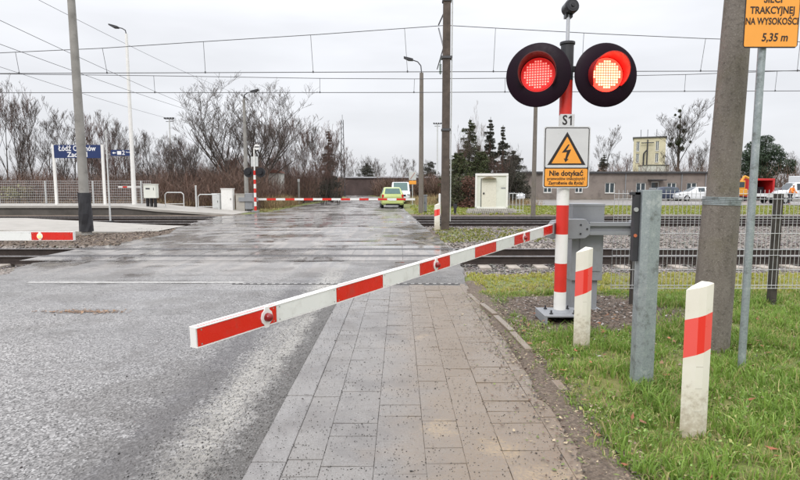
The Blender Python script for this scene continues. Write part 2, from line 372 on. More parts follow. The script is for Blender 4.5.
def empty(name, loc, label, cat, rz=0, group=None):
    o = bpy.data.objects.new(name, None); COL.objects.link(o); o.location = loc; o.rotation_euler[2] = rz; o.empty_display_size = .2
    return tag(o, label, cat, group)
def copy_tree(o, parent=None):
    c = o.copy(); COL.objects.link(c); c.parent = parent
    for ch in [x for x in bpy.data.objects if x.parent == o]: copy_tree(ch, c)
    return c
def text(name, s, size, loc, m, parent, weight=0.0, sx=1.0, rot=(R(90), 0, 0), shear=0, align='CENTER', ext=.0008, fit=None):
    cu = bpy.data.curves.new(name, 'FONT'); cu.body = s; cu.size = size; cu.align_x = align; cu.align_y = 'CENTER'
    cu.extrude = ext; cu.offset = weight; cu.shear = shear; cu.resolution_u = 3
    tmp = bpy.data.objects.new(name + '_curve', cu); COL.objects.link(tmp)
    me = bpy.data.meshes.new_from_object(tmp); bpy.data.objects.remove(tmp); bpy.data.curves.remove(cu)
    me.materials.clear(); me.materials.append(m)
    o = bpy.data.objects.new(name, me); COL.objects.link(o); o.parent = parent; o.location = loc; o.rotation_euler = rot; o.scale = (sx, 1, 1)
    if fit:
        xs_ = [v.co.x for v in me.vertices]; o.scale[0] = fit / (max(xs_) - min(xs_))
    return o
def bulk(name, V, Fc, mats, col=None, parent=None, kind='stuff', label=None, cat=None, loc=(0, 0, 0)):
    me = bpy.data.meshes.new(name); V = np.asarray(V, np.float32); Fc = np.asarray(Fc, np.int32)
    me.vertices.add(len(V)); me.vertices.foreach_set('co', V.ravel())
    k = Fc.shape[1]; me.loops.add(Fc.size); me.loops.foreach_set('vertex_index', Fc.ravel())
    me.polygons.add(len(Fc)); me.polygons.foreach_set('loop_start', np.arange(0, Fc.size, k, dtype=np.int32))
    me.update(calc_edges=True); me.validate()
    for x in (mats if isinstance(mats, (list, tuple)) else [mats]): me.materials.append(x)
    if col is not None:
        a = me.color_attributes.new('Col', 'FLOAT_COLOR', 'POINT'); c = np.ones((len(V), 4), np.float32); c[:, :3] = col; a.data.foreach_set('color', c.ravel())
    o = bpy.data.objects.new(name, me); COL.objects.link(o); o.location = loc
    if parent: o.parent = parent
    return tag(o, label, cat, None, kind)

# ------------------------------------------------------------------ ground, road, pavement
def vnoise(x, y, s, seed):
    rs = np.random.RandomState(seed); g = rs.rand(256, 256)
    u, v = x / s + 700, y / s + 700; i, j = np.floor(u).astype(int), np.floor(v).astype(int); a, b = u - i, v - j
    a = a * a * (3 - 2 * a); b = b * b * (3 - 2 * b); G = lambda p, q: g[p % 256, q % 256]
    return (G(i, j) * (1 - a) + G(i + 1, j) * a) * (1 - b) + (G(i, j + 1) * (1 - a) + G(i + 1, j + 1) * a) * b
def ss(x, a, b): t = np.clip((x - a) / (b - a), 0, 1); return t * t * (3 - 2 * t)
YL = [-8, 9.8, 12.2, 18, 26, 29, 31, 34, 40, 55, 78, 110, 150]; XL = [-6.6, -7.2, -7.7, -8.0, -9.3, -9.4, -8.8, -8.0, -8.2, -7.8, -7.5, -13, -24]
YR = [-8, 8.6, 9.4, 13.5, 18, 22, 30, 45, 78, 110, 150]; XR = [1.0, 1.05, 1.15, 1.38, 1.1, .9, .6, 0, -3.2, -9, -20]
def xl(y): return np.interp(y, YL, XL)
def xr(y): return np.interp(y, YR, XR)
def zones(x, y):
    n = vnoise(x, y, .7, 3); n2 = vnoise(x, y, .22, 4)
    right = x > 0
    near = ss(y, 9.6, 8.9)
    mudspot = np.exp(-(((x - 2.35) / 1.15) ** 2 + ((y - 6.9) / 1.25) ** 2) ** 2)
    edge = ss(x, 1.02, 1.62)
    g = np.where(right, edge * near * (1 - mudspot * 1.3) * (.65 + .6 * n), 0)
    g = np.where(right & (y > 7.8) & (y < 9.8), .55 + .4 * n, g)
    g = np.where((y > 15.4) & (y < 20.5) & (x > 1.2) & (x < 4.5), .35 + .5 * n, g)
    g = np.where(y > 30, .75 * ss(y, 30, 32) + .2 * (n - .5), g)
    g = np.where((x < -6) & (y < 30), .1 * n, g)
    g = np.where((y > 33) & (x < -9), .35 + .4 * (n - .5), g)
    b = np.where((y > 9.7) & (y < 15.6), 1.0, 0) + np.where((y > 20) & (y < 30), 1.0, 0)
    b = np.where((y >= 15.6) & (y < 20) & (x > 2.5), .7, b)
    b = np.where((x < -6) & (y < 21) & (y > 15), .25, b)
    return np.clip(g, 0, 1), np.clip(b, 0, 1)
def height(x, y):
    h = -.02 + .03 * (vnoise(x, y, .5, 5) - .5) + .012 * (vnoise(x, y, .12, 6) - .5)
    inr = (x > xl(y) - .05) & (x < xr(y) + .03)
    verge = np.where((x > 0) & (y < 9.6), .03 * ss(x, 1.3, 2.2), 0)
    tr = ss(y, 10.2, 11.0) * ss(y, 15.3, 14.9) + ss(y, 21.4, 22.3) * ss(y, 30, 29.6)
    h = h + verge - .22 * tr
    h = np.where(inr, np.minimum(h, -.09), h)
    return h
gx = np.concatenate([[-900, -500, -250, -140, -90, -65], np.arange(-50, -12, .8), np.arange(-12, 12, .1), np.arange(12, 50, .8), [60, 85, 130, 240, 500, 900]])
gy = np.concatenate([[-120, -60, -30, -15, -8, -4, -1], np.arange(0, 12, .1), np.arange(12, 36, .25), np.arange(36, 80, 2), [90, 110, 140, 180, 240, 340, 500, 800, 1400]])
GX, GY = np.meshgrid(gx, gy); zz = height(GX, GY); g_, b_ = zones(GX, GY)
nx, ny = len(gx), len(gy); idx = np.arange(nx * ny).reshape(ny, nx)
Fg = np.stack([idx[:-1, :-1], idx[:-1, 1:], idx[1:, 1:], idx[1:, :-1]], -1).reshape(-1, 4)
bulk('ground', np.stack([GX, GY, zz], -1).reshape(-1, 3), Fg, M['ground'], np.stack([g_, ss(GY, 22.9, 23.2) * ss(GY, 25.2, 24.9) + ss(GY, 26.6, 26.9) * ss(GY, 28.9, 28.6), b_], -1).reshape(-1, 3), kind='structure')  # green channel masks the painted shadow strips of the two farther tracks

def road():
    ys = np.concatenate([np.arange(-8, 40, .2), np.arange(40, 150, 2)]); V = []; Fq = []
    for i, y in enumerate(ys):
        a = xl(y) + .5 * (vnoise(np.array([0.]), np.array([y]), .9, 8)[0] - .5) + .2 * (vnoise(np.array([0.]), np.array([y]), .25, 9)[0] - .5)
        b = -.87 if y < 8.6 else xr(y) + .15 * (vnoise(np.array([3.]), np.array([y]), .4, 10)[0] - .5)
        V += [(a - .05, y, -.3), (a, y, 0), (b, y, 0), (b + .03, y, -.3)]
        if i:
            o = 4 * i
            for k in range(3): Fq.append((o - 4 + k, o - 4 + k + 1, o + k + 1, o + k))
    o = bulk('road', V, Fq, M['asphalt'], kind='structure')
road()
def pavement():
    m = MB(); cols = []
    cx = [-.66, -.455, -.15, .15, .385, .62, .97, 1.09]
    rows = np.arange(-4, 8.75, .19)
    lr = random.Random(3)
    for ci in range(7):
        for ri, y in enumerate(rows):
            off = (0, .11, .03, .14, .06, .11, .02)[ci]
            sk = -.035 * (y - 3) * .35
            pass
            gp = (.0007, .0012, .0006, .001, .0006, .0014, .0012)[ci] 
            x0, x1 = cx[ci] + gp, cx[ci + 1] - gp
            y0, y1 = y + off + .0013, y + .19 + off - .0013
            if y1 > 8.75: continue
            z = .002 + lr.uniform(-.002, .0025); tx, ty = lr.uniform(-.0018, .0018), lr.uniform(-.0018, .0018)
            j = lambda: lr.uniform(-.001, .001)
            top = [(x0 + j(), y0 + j(), z - tx - ty), (x1 + j(), y0 + j(), z + tx - ty), (x1 + j(), y1 + j(), z + tx + ty), (x0 + j(), y1 + j(), z - tx + ty)]
            e = .0018
            ins = [(x0 + e, y0 + e, top[0][2]), (x1 - e, y0 + e, top[1][2]), (x1 - e, y1 - e, top[2][2]), (x0 + e, y1 - e, top[3][2])]
            mid = [(p[0], p[1], p[2] - e) for p in top]; bot = [(p[0], p[1], -.08) for p in top]
            m.add(ins + mid + bot, [(0,1,2,3)] + [(4+i,4+(i+1)%4,(i+1)%4,i) for i in range(4)] + [(8+i,8+(i+1)%4,4+(i+1)%4,4+i) for i in range(4)])
            s = lr.uniform(.95, 1.05); cols += [(.185 * s, .172 * s, .160 * s)] * 12
    m.build('pavement', M['slab'], col=np.array(cols)); tag(bpy.data.objects['pavement'], kind='structure')
    # flush kerb band between carriageway and pavement
    m = MB(); cols = []; y = -4.0
    while y < 8.6:
        z = .006 + lr.uniform(-.002, .002)
        m.box((-.868, y + .003, -.15), (-.662, min(y + .997, 8.6), z)); s = lr.uniform(.96, 1.04); cols += [(.20 * s, .19 * s, .182 * s)] * 8; y += 1.0
    o = m.build('kerb', M['slab'], col=np.array(cols), bevel=.008); tag(o, kind='structure')
    # bedding sand showing in the joints
    m = MB(); m.box((-.66, -4, -.2), (1.09, 8.68, -.0075))
    o = m.build('pavement_bed', mat('joint_sand', (.12, .105, .09), .9, var=.3, scale=20, bump=.3)); tag(o, kind='structure')
    # sunken edging along the verge
    m = MB(); cols = []; pts = [(1.02, 7.9), (1.1, 7.15), (1.17, 6.5), (1.22, 5.75), (1.25, 5.1)]
    segs = list(zip(pts[:-1], pts[1:])) + [((1.27, 4.3), (1.29, 4.1))]
    for (a, b) in segs:
        a, b = Vector((*a, 0)), Vector((*b, 0)); d = (b - a).normalized(); n = Vector((d.y, -d.x, 0)) * .035; L = (b - a).length
        p, q = a + d * .01, b - d * .01; z = lr.uniform(.015, .04); z2 = z + lr.uniform(-.015, .015)
        vs = [p - n, q - n, q + n, p + n]; m.add([(v.x, v.y, -.2) for v in vs] + [(v.x, v.y, z if i in (0, 3) else z2) for i, v in enumerate(vs)], [(0,3,2,1),(4,5,6,7),(0,1,5,4),(1,2,6,5),(2,3,7,6),(3,0,4,7)])
        s = lr.uniform(.9, 1.1); cols += [(.27 * s, .25 * s, .22 * s)] * 8
    o = m.build('kerb', M['slab'], col=np.array(cols), bevel=.008); tag(o, kind='structure')
pavement()
def soil_edge():
    xs = np.arange(.80, 1.36, .02); ys = np.arange(-1, 9.0, .02); A, B = np.meshgrid(xs, ys)
    e = 1.05 + .16 * (vnoise(A, B, .8, 61) - .5) + .12 * (vnoise(A, B, .21, 62) - .5) + .05 * (vnoise(A, B, .07, 63) - .5) - .05 * ss(B, 3.6, 2.2)
    Z = -.02 + .034 * ss(A, e, e + .07) - .03 * ss(A, 1.24, 1.34) + .006 * (vnoise(A, B, .05, 64) - .5)
    n1, n2 = len(xs), len(ys); I = np.arange(n1 * n2).reshape(n2, n1); Fq = np.stack([I[:-1, :-1], I[:-1, 1:], I[1:, 1:], I[1:, :-1]], -1).reshape(-1, 4)
    bulk('soil', np.stack([A, B, Z], -1).reshape(-1, 3), Fq, M['ground'], np.zeros((n1 * n2, 3)), kind='structure')
soil_edge()

# crossing surface, rails
TR = [(12.25, 13.72), (23.3, 24.8), (27.0, 28.5)]
m = MB()
for (a, b), x0, x1 in zip(TR, (-8.2, -8.9, -9.5), (1.3, .75, .6)):
    y = [(a - .75, a - .115), (a + .21, b - .21), (b + .115, b + .75)]
    for k, (y0, y1) in enumerate(y):
        xs = np.arange(x0, x1, 1.18)
        for xx in xs: m.add([(xx + .006, y0 + .006, .004), (min(xx + 1.174, x1), y0 + .006, .004), (min(xx + 1.174, x1), y1 - .006, .004), (xx + .006, y1 - .006, .004)], [(0, 1, 2, 3)])
tag(m.build('crossing_surface', M['panel']), kind='structure')
m = MB()
for (a, b), x0, x1 in zip(TR, (-8.2, -8.9, -9.5), (1.35, .8, .62)):
    for (y0, y1) in ((a + .036, a + .20), (b - .20, b - .036), (a - .11, a - .036), (b + .036, b + .11)):
        m.add([(x0, y0, .006), (x1, y0, .006), (x1, y1, .006), (x0, y1, .006)], [(0, 1, 2, 3)])
tag(m.build('flangeway', M['groove']), kind='structure')
RAILP = [(-.075, -.17), (.075, -.17), (.075, -.155), (.012, -.14), (.012, -.04), (.036, -.03), (.036, 0), (.03, .009), (-.03, .009), (-.036, 0), (-.036, -.03), (-.012, -.04), (-.012, -.14), (-.075, -.155)]
tlabels = ['rusty nearest railway track crossing the road on pale concrete sleepers', 'middle railway track crossing the road between two platforms', 'farthest railway track running beside the platform with the station name board']
for k, (a, b) in enumerate(TR):
    root = empty('railway_track', (0, (a + b) / 2, -.17), tlabels[k], 'railway track', group='railway tracks across the road')
    for yy in (a, b):
        m = MB(); n = len(RAILP); y0 = yy - (a + b) / 2
        vs = [(x, y0 + p[0], p[1] + .17) for x in (-60, 60) for p in RAILP]
        for i in range(n):
            j = (i + 1) % n; m.add([vs[i], vs[j], vs[n + j], vs[n + i]], [(0, 1, 2, 3)], 1 if i in (6, 7, 8) else 0)
        m.add(vs[:n], [tuple(range(n))]); m.add(vs[n:], [tuple(range(n))])
        m.build('rail', [M['rail'], M['railtop']], root)
    ms = MB(); ms.box((-.13, -1.25, -.2), (.13, 1.25, -.002)); sl = None
    sp = .62; xs = [x for x in np.arange(1.9, 24, sp)] + [x for x in np.arange(-9 - k * 1.0, -28, -sp)]
    if k: xs = [x for x in xs if abs(x) < 22]
    for x in xs:
        if sl is None: sl = ms.build('sleeper', M['woodpost' if k else 'sleeper'], root, bevel=.02); o = sl
        else: o = sl.copy(); COL.objects.link(o)
        o.location = (x + rnd.uniform(-.03, .03), 0, rnd.uniform(-.01, .01))
# white markings
m = MB()
a = -6.2
while a < -2.9:
    m.add([(a, 8.83, .004), (a + .9, 8.83, .004), (a + .9, 8.94, .004), (a, 8.94, .004)], [(0, 1, 2, 3)]); a += .9
a = -2.7
while a < .95:
    m.add([(a, 8.71, .0085), (a + .055, 8.71, .0085), (a + .055, 8.76, .0085), (a, 8.76, .0085)], [(0, 1, 2, 3)]); a += .12
tag(m.build('road_marking', M['mark']), kind='structure')
m = MB(); m.add([(-2.75, 8.70, .005), (.98, 8.70, .005), (.98, 8.77, .005), (-2.75, 8.77, .005)], [(0, 1, 2, 3)])  # black ground of the dashed line, under the white dashes
tag(m.build('dash_backing', M['groove']), kind='structure')

# ballast stones, road debris, litter
def stones(name, n, fx, size, colf, label, cat, seed, zoff=0, flat=.7):
    rs = np.random.RandomState(seed)
    base = np.array([(1,0,0),(0,1,0),(-1,0,0),(0,-1,0),(0,0,1),(0,0,-.6)], float)
    fb = np.array([(0,1,4),(1,2,4),(2,3,4),(3,0,4),(1,0,5),(2,1,5),(3,2,5),(0,3,5)])
    P = fx(rs, n); n = len(P)
    sc = rs.uniform(size[0], size[1], n)[:, None, None] * np.array([1, 1, flat])[None, None, :] * rs.uniform(.6, 1.2, (n, 6, 3))
    V = base[None] * sc; an = rs.rand(n) * 6.28; c, s_ = np.cos(an)[:, None], np.sin(an)[:, None]
    V = np.stack([V[..., 0] * c - V[..., 1] * s_, V[..., 0] * s_ + V[..., 1] * c, V[..., 2]], -1) + P[:, None, :]
    col = np.repeat(colf(rs, n), 6, 0)
    return bulk(name, V.reshape(-1, 3), (fb[None] + 6 * np.arange(n)[:, None, None]).reshape(-1, 3), M['stone'], col, label=label, cat=cat)
def in_rects(rects):
    def f(rs, n):
        A = np.array([(r[1] - r[0]) * (r[3] - r[2]) * (r[4] if len(r) > 4 else 1) for r in rects]); k = rs.choice(len(rects), n, p=A / A.sum())
        q = np.array([r[:4] for r in rects])[k]; x = q[:, 0] + rs.rand(n) * (q[:, 1] - q[:, 0]); y = q[:, 2] + rs.rand(n) * (q[:, 3] - q[:, 2])
        keep = (x < xl(y) - .1) | (x > xr(y) + .1); x, y = x[keep], y[keep]
        return np.stack([x, y, height(x, y) + .01], -1)
    return f
def greys(rs, n, base=(.20, .18, .165), v=.6):
    return np.array(base)[None] * rs.uniform(1 - v, 1 + v, (n, 1)) * rs.uniform(.9, 1.1, (n, 3))
stones('ballast', 26000, in_rects([(1.4, 16, 9.9, 15.6), (-16, -7.5, 10.5, 15.2, .5), (1.0, 16, 15.6, 22.8, .35), (1, 16, 20.6, 22.9, .25), (1, 16, 25.1, 26.8, .4), (1, 16, 28.7, 29.8, .3)]), (.022, .045), lambda r, n: greys(r, n), 'grey and brown crushed stone between the rails', 'ballast', 11)
def deb(rs, n):
    x = rs.uniform(-4.5, 1.1, n) ; y = 2.2 + 8 * rs.rand(n) ** 1.6; k = n // 3
    x[:k] = rs.normal(-1.15, .22, k); k2 = k + n // 3; x[k:k2] = rs.uniform(-.8, .95, k2 - k)
    y = np.where(x < -1.6, y, y)
    keep = x < 1.15; x, y = x[keep], y[keep]
    return np.stack([x, y, np.where((x > -.87) & (x < -.66), .017, .004)], -1)
stones('grit', 15000, deb, (.002, .0058), lambda r, n: greys(r, n, (.05, .045, .04), .7), 'dark grit and soil crumbs scattered on the pavement and gutter', 'grit', 12)
stones('grit', 110, deb, (.006, .011), lambda r, n: greys(r, n, (.035, .03, .028), .5), 'larger dark pebbles lying loose on the pavement', 'grit', 14)

def leaves(name, n, fx, size, pal, seed, label, cat, tilt=.35):
    rs = np.random.RandomState(seed); P = fx(rs, n); n = len(P)
    L = rs.uniform(size[0], size[1], n); W = L * rs.uniform(.3, .7, n); an = rs.rand(n) * 6.28
    u = np.stack([np.cos(an), np.sin(an), rs.uniform(-tilt, tilt, n)], -1); v = np.stack([-np.sin(an), np.cos(an), rs.uniform(-tilt, tilt, n)], -1)
    V = np.stack([P - u * L[:, None], P + v * W[:, None], P + u * L[:, None] * 1.0, P - v * W[:, None]], 1); V[:, 0, 2] += .25 * L
    V[..., 2] += .012
    pal = np.array(pal); col = pal[rs.randint(0, len(pal), n)] * rs.uniform(.7, 1.25, (n, 1))
    return bulk(name, V.reshape(-1, 3), np.arange(4 * n).reshape(-1, 4), M['litter'], np.repeat(col, 4, 0), label=label, cat=cat)
def mudarea(rs, n):
    x = rs.normal(2.4, 1.1, n); y = rs.normal(6.9, 1.0, n); k = (x > 1.1) & (y < 9) & (y > 4.6); x, y = x[k], y[k]; return np.stack([x, y, height(x, y)], -1)
leaves('leaf_litter', 6000, mudarea, (.008, .028), [(.10, .06, .04), (.16, .10, .07), (.24, .18, .14), (.34, .31, .29), (.07, .05, .04), (.05, .04, .03)], 5, 'brown leaf and bark litter on the bare soil round the signal', 'leaf litter')
def roadclump(rs, n):
    g = gr(85, 312); return np.stack([rs.normal(g.x, .24, n), rs.normal(g.y, .05, n), np.full(n, -.004)], -1)
leaves('leaf_litter', 260, roadclump, (.008, .03), [(.30, .18, .10), (.22, .13, .08), (.14, .09, .06)], 9, 'small tan clump of leaves and mud lying on the left carriageway', 'leaf litter', tilt=.15)
def allgrass(rs, n):
    x = rs.uniform(1.2, 5, n); y = rs.uniform(2.6, 6.5, n); return np.stack([x, y, height(x, y) + .045], -1)
leaves('leaf_litter', 190, allgrass, (.02, .04), [(.30, .11, .05), (.25, .14, .07), (.20, .10, .05)], 6, 'fallen russet leaves caught in the green verge', 'leaf litter')
def edgedirt(rs, n):
    y = rs.uniform(2.4, 8, n); x = 1.22 + rs.normal(0, .17, n); return np.stack([x, y, np.maximum(height(x, y), 0) + .0], -1)
leaves('leaf_litter', 5000, edgedirt, (.004, .02), [(.10, .06, .04), (.20, .14, .10), (.36, .29, .19), (.06, .05, .04), (.14, .17, .05)], 7, 'crumbled soil and straw along the pavement edge', 'leaf litter', tilt=.2)

def leftsoil(rs, n):
    x = rs.uniform(-17, -7, n); y = rs.uniform(14.8, 20.5, n); k = (x < xl(y) - .05) & ((y < 17) | (x > -10.5)); x, y = x[k], y[k]; return np.stack([x, y, height(x, y)], -1)
leaves('leaf_litter', 9000, leftsoil, (.02, .06), [(.10, .065, .045), (.16, .11, .08), (.26, .20, .14), (.05, .035, .028), (.07, .05, .04)], 8, 'brown leaf and twig litter on the soil round the leaning pole', 'leaf litter')
# ------------------------------------------------------------------ grass
def grass(name, n, rect, hl, seed, label, dens=None, yellow=.25, width=.0028, pal=None):
    rs = np.random.RandomState(seed)
    nc = n // 9; cx_ = rs.uniform(rect[0], rect[1], nc); cy_ = rs.uniform(rect[2], rect[3], nc)
    if dens is not None:
        k = rs.rand(nc) < dens(cx_, cy_); cx_, cy_ = cx_[k], cy_[k]; nc = len(cx_)
    ch = (.55 + .9 * vnoise(cx_, cy_, .35, 22))
    x = (cx_[:, None] + rs.normal(0, .016, (nc, 9))).ravel(); y = (cy_[:, None] + rs.normal(0, .016, (nc, 9))).ravel()
    n = len(x); z = height(x, y); L = rs.uniform(hl[0], hl[1], n) * np.repeat(ch, 9)
    an = rs.rand(n) * 6.28; lean = rs.uniform(.15, 1.0, n); dx, dy = np.cos(an) * lean, np.sin(an) * lean
    wn = rs.rand(n) * 6.28; wx, wy = np.cos(wn) * width, np.sin(wn) * width
    wx = wx * rs.uniform(.7, 1.8, n); wy = wy * rs.uniform(.7, 1.8, n)
    B = np.stack([x, y, z - .01], -1); Mi = B + np.stack([dx * L * .35, dy * L * .35, L * .62], -1); T = B + np.stack([dx * L * .95, dy * L * .95, L * (1 - .35 * lean)], -1)
    Wv = np.stack([wx, wy, 0 * wx], -1)
    V = np.stack([B - Wv, B + Wv, Mi + Wv * .8, Mi - Wv * .8, T], 1)
    o5 = 5 * np.arange(n)[:, None]
    q = np.concatenate([o5 + np.array([[0, 1, 2]]), o5 + np.array([[0, 2, 3]]), o5 + np.array([[3, 2, 4]])])
    g = np.array(pal[0] if pal else (.115, .21, .03)); g2 = np.array(pal[1] if pal else (.29, .43, .08)); yl = np.array((.50, .44, .19))
    t_ = rs.rand(n, 1) * .7 + .3 * np.repeat(vnoise(cx_, cy_, .5, 23), 9)[:, None]; c = g * (1 - t_) + g2 * t_
    isy = (rs.rand(n, 1) < yellow * (.4 + 1.2 * np.repeat(vnoise(cx_, cy_, .6, 24), 9)[:, None])); c = np.where(isy, yl * rs.uniform(.6, 1.1, (n, 1)), c)
    return bulk(name, V.reshape(-1, 3), q, M['blade'], np.repeat(c, 5, 0), label=label, cat='grass')
def dn(x, y): g, b = zones(x, y); return np.clip(g * 1.25 - .12, 0, 1) * (1 - .75 * (vnoise(x, y, .18, 31) < .33))
grass('grass', 190000, (1.15, 6.2, 1.8, 8.0), (.035, .095), 41, 'green verge grass in the foreground around the white post', dn, .26)
leaves('weeds', 26000, lambda rs, n: (lambda x, y: (lambda k: np.stack([x[k], y[k], height(x[k], y[k]) + rs.uniform(.0, .045, k.sum())], -1))(rs.rand(n) < dn(x, y) * (vnoise(x, y, .28, 71) > .45)))(rs.uniform(1.2, 5.6, n), rs.uniform(2.2, 7.5, n)), (.005, .016), [(.09, .17, .03), (.16, .27, .06), (.24, .34, .10), (.30, .30, .10), (.20, .15, .08)], 72, 'small broad-leaved weeds and moss growing between the verge grass', 'weeds', tilt=.8)
def dn2(x, y): return np.where(x > 1.22, .25, 0) * (vnoise(x, y, .3, 32) > .62)
grass('grass', 60000, (1.15, 5.5, 1.8, 7.5), (.08, .17), 42, 'taller tufts standing up out of the verge', lambda x, y: dn(x, y) * (vnoise(x, y, .24, 32) > .56), .12, .0032)
grass('grass', 34000, (1.2, 12, 7.9, 9.9), (.03, .08), 43, 'yellowish mossy grass strip in front of the nearest ballast', lambda x, y: .85 + 0 * x, .35, .005, ((.27, .30, .04), (.50, .48, .09)))
grass('grass', 9000, (1.2, 5.0, 15.4, 20.5), (.04, .10), 44, 'mossy patch of grass at the foot of the wooden pole', dn, .3, .010, ((.10, .12, .02), (.22, .24, .05)))
grass('grass', 60000, (0.8, 42, 30.2, 44), (.04, .12), 45, 'green lawn around the white equipment cabin beyond the tracks', lambda x, y: np.where(x > xr(y) + .2, 1, 0), .2, .02, ((.20, .25, .035), (.40, .44, .07)))
grass('grass', 16000, (-15, -6.5, 34, 44), (.05, .14), 46, 'rough grass beside the far barrier', lambda x, y: np.where(x < xl(y) - .3, 1, 0), .6, .018, ((.13, .13, .04), (.24, .22, .08)))

# ------------------------------------------------------------------ level crossing signal
def signal_post():
    X, Y = 1.91, 6.35
    t = empty('crossing_signal', (X, Y, 0), 'tall red and white banded mast with two large lit red lights, nearest the camera', 'crossing signal')
    m = MB(); z = 1.376 - 4 * .342; bands = []
    k = 0; z0 = .105
    edges = [.105, .35, .69, 1.035, 1.376, 1.72, 2.06, 2.41, 2.80]
    for i in range(len(edges) - 1):
        m.cyl((0, 0, edges[i]), (0, 0, edges[i + 1]), .071, .071, 28, 1 if i % 2 else 0, caps=False)
    m.build('mast', [M['white'], M['red']], t, smooth=True)
    m = MB(); m.cyl((0, 0, 2.80), (0, 0, 3.20), .072, .072, 24); m.cyl((0, 0, 3.20), (0, 0, 3.23), .085, .085, 24)
    m.box((-.36, -.03, 2.90), (.36, .03, 2.96)); m.build('lamp_bracket', M['dark'], t, bevel=.004)
    m = MB(); m.box((-.235, -.22, .085), (.235, .22, .105)); m.box((-.235, -.22, 0), (-.20, .22, .085)); m.box((.20, -.22, 0), (.235, .22, .085)); m.box((-.20, .18, 0), (.20, .22, .085))
    m.cyl((0, 0, .105), (0, 0, .135), .12, .085, 24)
    bp = m.build('base_plate', M['grey'], t, bevel=.004)
    for sx in (-1, 1):
        for sy in (-1, 1):
            b = MB(); b.cyl((sx * .135, sy * .13, .105), (sx * .135, sy * .13, .118), .022, n=6); b.cyl((sx * .135, sy * .13, .118), (sx * .135, sy * .13, .15), .011, n=8); b.build('bolt', M['dark'], bp)
    # sounder on top
    m = MB(); m.cyl((0, 0, 3.23), (0, 0, 3.53), .021, n=12); sp = m.build('sounder_bracket', M['alu'], t, smooth=True)
    m = MB(); a = Vector((.01, .06, 3.60)); d = Vector((.12, -1, .12)).normalized()
    m.cyl(a - d * .05, a, .035, .075, 20); m.cyl(a, a + d * .12, .078, .082, 24); m.cyl(a + d * .12, a + d * .135, .082, .07, 24); m.cyl(a + d * .135, a + d * .137, .045, .045, 20, 1); m.cyl(a + d * .137, a + d * .15, .02, .02, 16, 0)
    m.box((-.035, -.02, 3.50), (.045, .06, 3.57))
    m.build('sounder', [M['black'], M['dark']], t, smooth=True)
    # lamps
    for side, (px, lens, led, yaw, em) in enumerate(((538, 'lensdim', 'ledp', -19, 0), (606, 'lensbright', 'ledy', 2, 1))):
        c = at(px, 75, Y - .09) - Vector((X, Y, 0))
        M4 = Matrix.Translation(c) @ Matrix.Rotation(R(yaw), 4, 'Z') @ Matrix.Rotation(R(-2), 4, 'X')
        def T(p): return M4 @ Vector(p)
        m = MB()
        def ring(rs_, m_):   # lathe about local -Y from list of (r,y)
            n = 56; vs = [T((r * math.cos(2*math.pi*i/n), y, r * math.sin(2*math.pi*i/n))) for r, y in rs_ for i in range(n)]; fs = []
            for k in range(len(rs_) - 1):
                for i in range(n): fs.append((k*n+i, k*n+(i+1)%n, (k+1)*n+(i+1)%n, (k+1)*n+i))
            m_.add(vs, fs)
        hb = MB(); ring([(.001, .20), (.15, .20), (.19, .16), (.20, .02), (.20, 0), (.001, 0)], hb)
        head = hb.build('signal_head', M['black'], t, smooth=True)
        bb = MB(); ring([(.19, -.004), (.345, -.004), (.358, .006), (.358, .012), (.345, .024), (.19, .024), (.19, -.004)], bb); bb.build('backboard', M['purpleblack'], head, smooth=True)
        ho = MB(); n = 40; vs = []; fs = []
        for i in range(n + 1):
            an = R(-38 + 256 * i / n); L = .05 + .17 * max(0, math.sin(R(180 * i / n))) ** .6
            for (r, y) in ((.196, 0), (.202, -L), (.210, -L), (.206, 0)): vs.append(T((r * math.cos(an), y, r * math.sin(an))))
            if i:
                o = 4 * i
                for k in range(4): fs.append((o - 4 + k, o - 4 + (k + 1) % 4, o + (k + 1) % 4, o + k))
        ho.add(vs, fs); ho.build('hood', M['hoodglow' if em else 'hood'], head, smooth=True)
        ln = MB(); ring([(.178, -.004), (.176, -.014), (.12, -.020), (.001, -.024)], ln); ring([(.197, -.002), (.178, -.002)], ln); ln.build('lens', M[lens], head, smooth=True)
        le = MB(); st = .0285; rr = range(-5, 6)
        for i in rr:
            for j in rr:
                if i * i + j * j > 27.5: continue
                x, z = i * st, j * st; q = .0104 if em else .0088
                le.add([T((x - q, -.027, z - q)), T((x + q, -.027, z - q)), T((x + q, -.027, z + q)), T((x - q, -.027, z + q))], [(0, 1, 2, 3)])
        le.build('led_array', M[led], head)
    # S1 plate
    m = MB(); m.box((-.083, -.082, 2.275), (.083, -.074, 2.415)); pl = m.build('identification_plate', M['signwhite'], t, bevel=.002)
    text('lettering', 'S', .150, (-.028, -.0835, 2.343), M['text'], pl, weight=.003, sx=.85)
    q = MB(); q.prism([(.034, 2.29), (.050, 2.29), (.050, 2.397), (.036, 2.397), (.014, 2.378), (.014, 2.362), (.034, 2.374)], -.0845, -.083, 'y'); q.build('lettering', M['text'], pl)
    # warning sign
    W, Z0, Z1, y = .266, 1.575, 2.275, -.09
    def rr_(x0, z0, x1, z1, r, n=5):
        P = []
        for cx0, cz0, a0 in ((x1 - r, z0 + r, -90), (x1 - r, z1 - r, 0), (x0 + r, z1 - r, 90), (x0 + r, z0 + r, 180)):
            for i in range(n + 1): an = R(a0 + 90 * i / n); P.append((cx0 + r * math.cos(an), cz0 + r * math.sin(an)))
        return P
    m = MB(); m.prism(rr_(-W, Z0, W, Z1, .03), y - .004, y, 'y', 0)
    m.prism(rr_(-W + .012, Z0 + .012, W - .012, Z1 - .012, .022), y - .0055, y - .004, 'y', 2)
    m.prism(rr_(-W + .022, Z0 + .235, W - .022, Z1 - .022, .015), y - .007, y - .0055, 'y', 0)
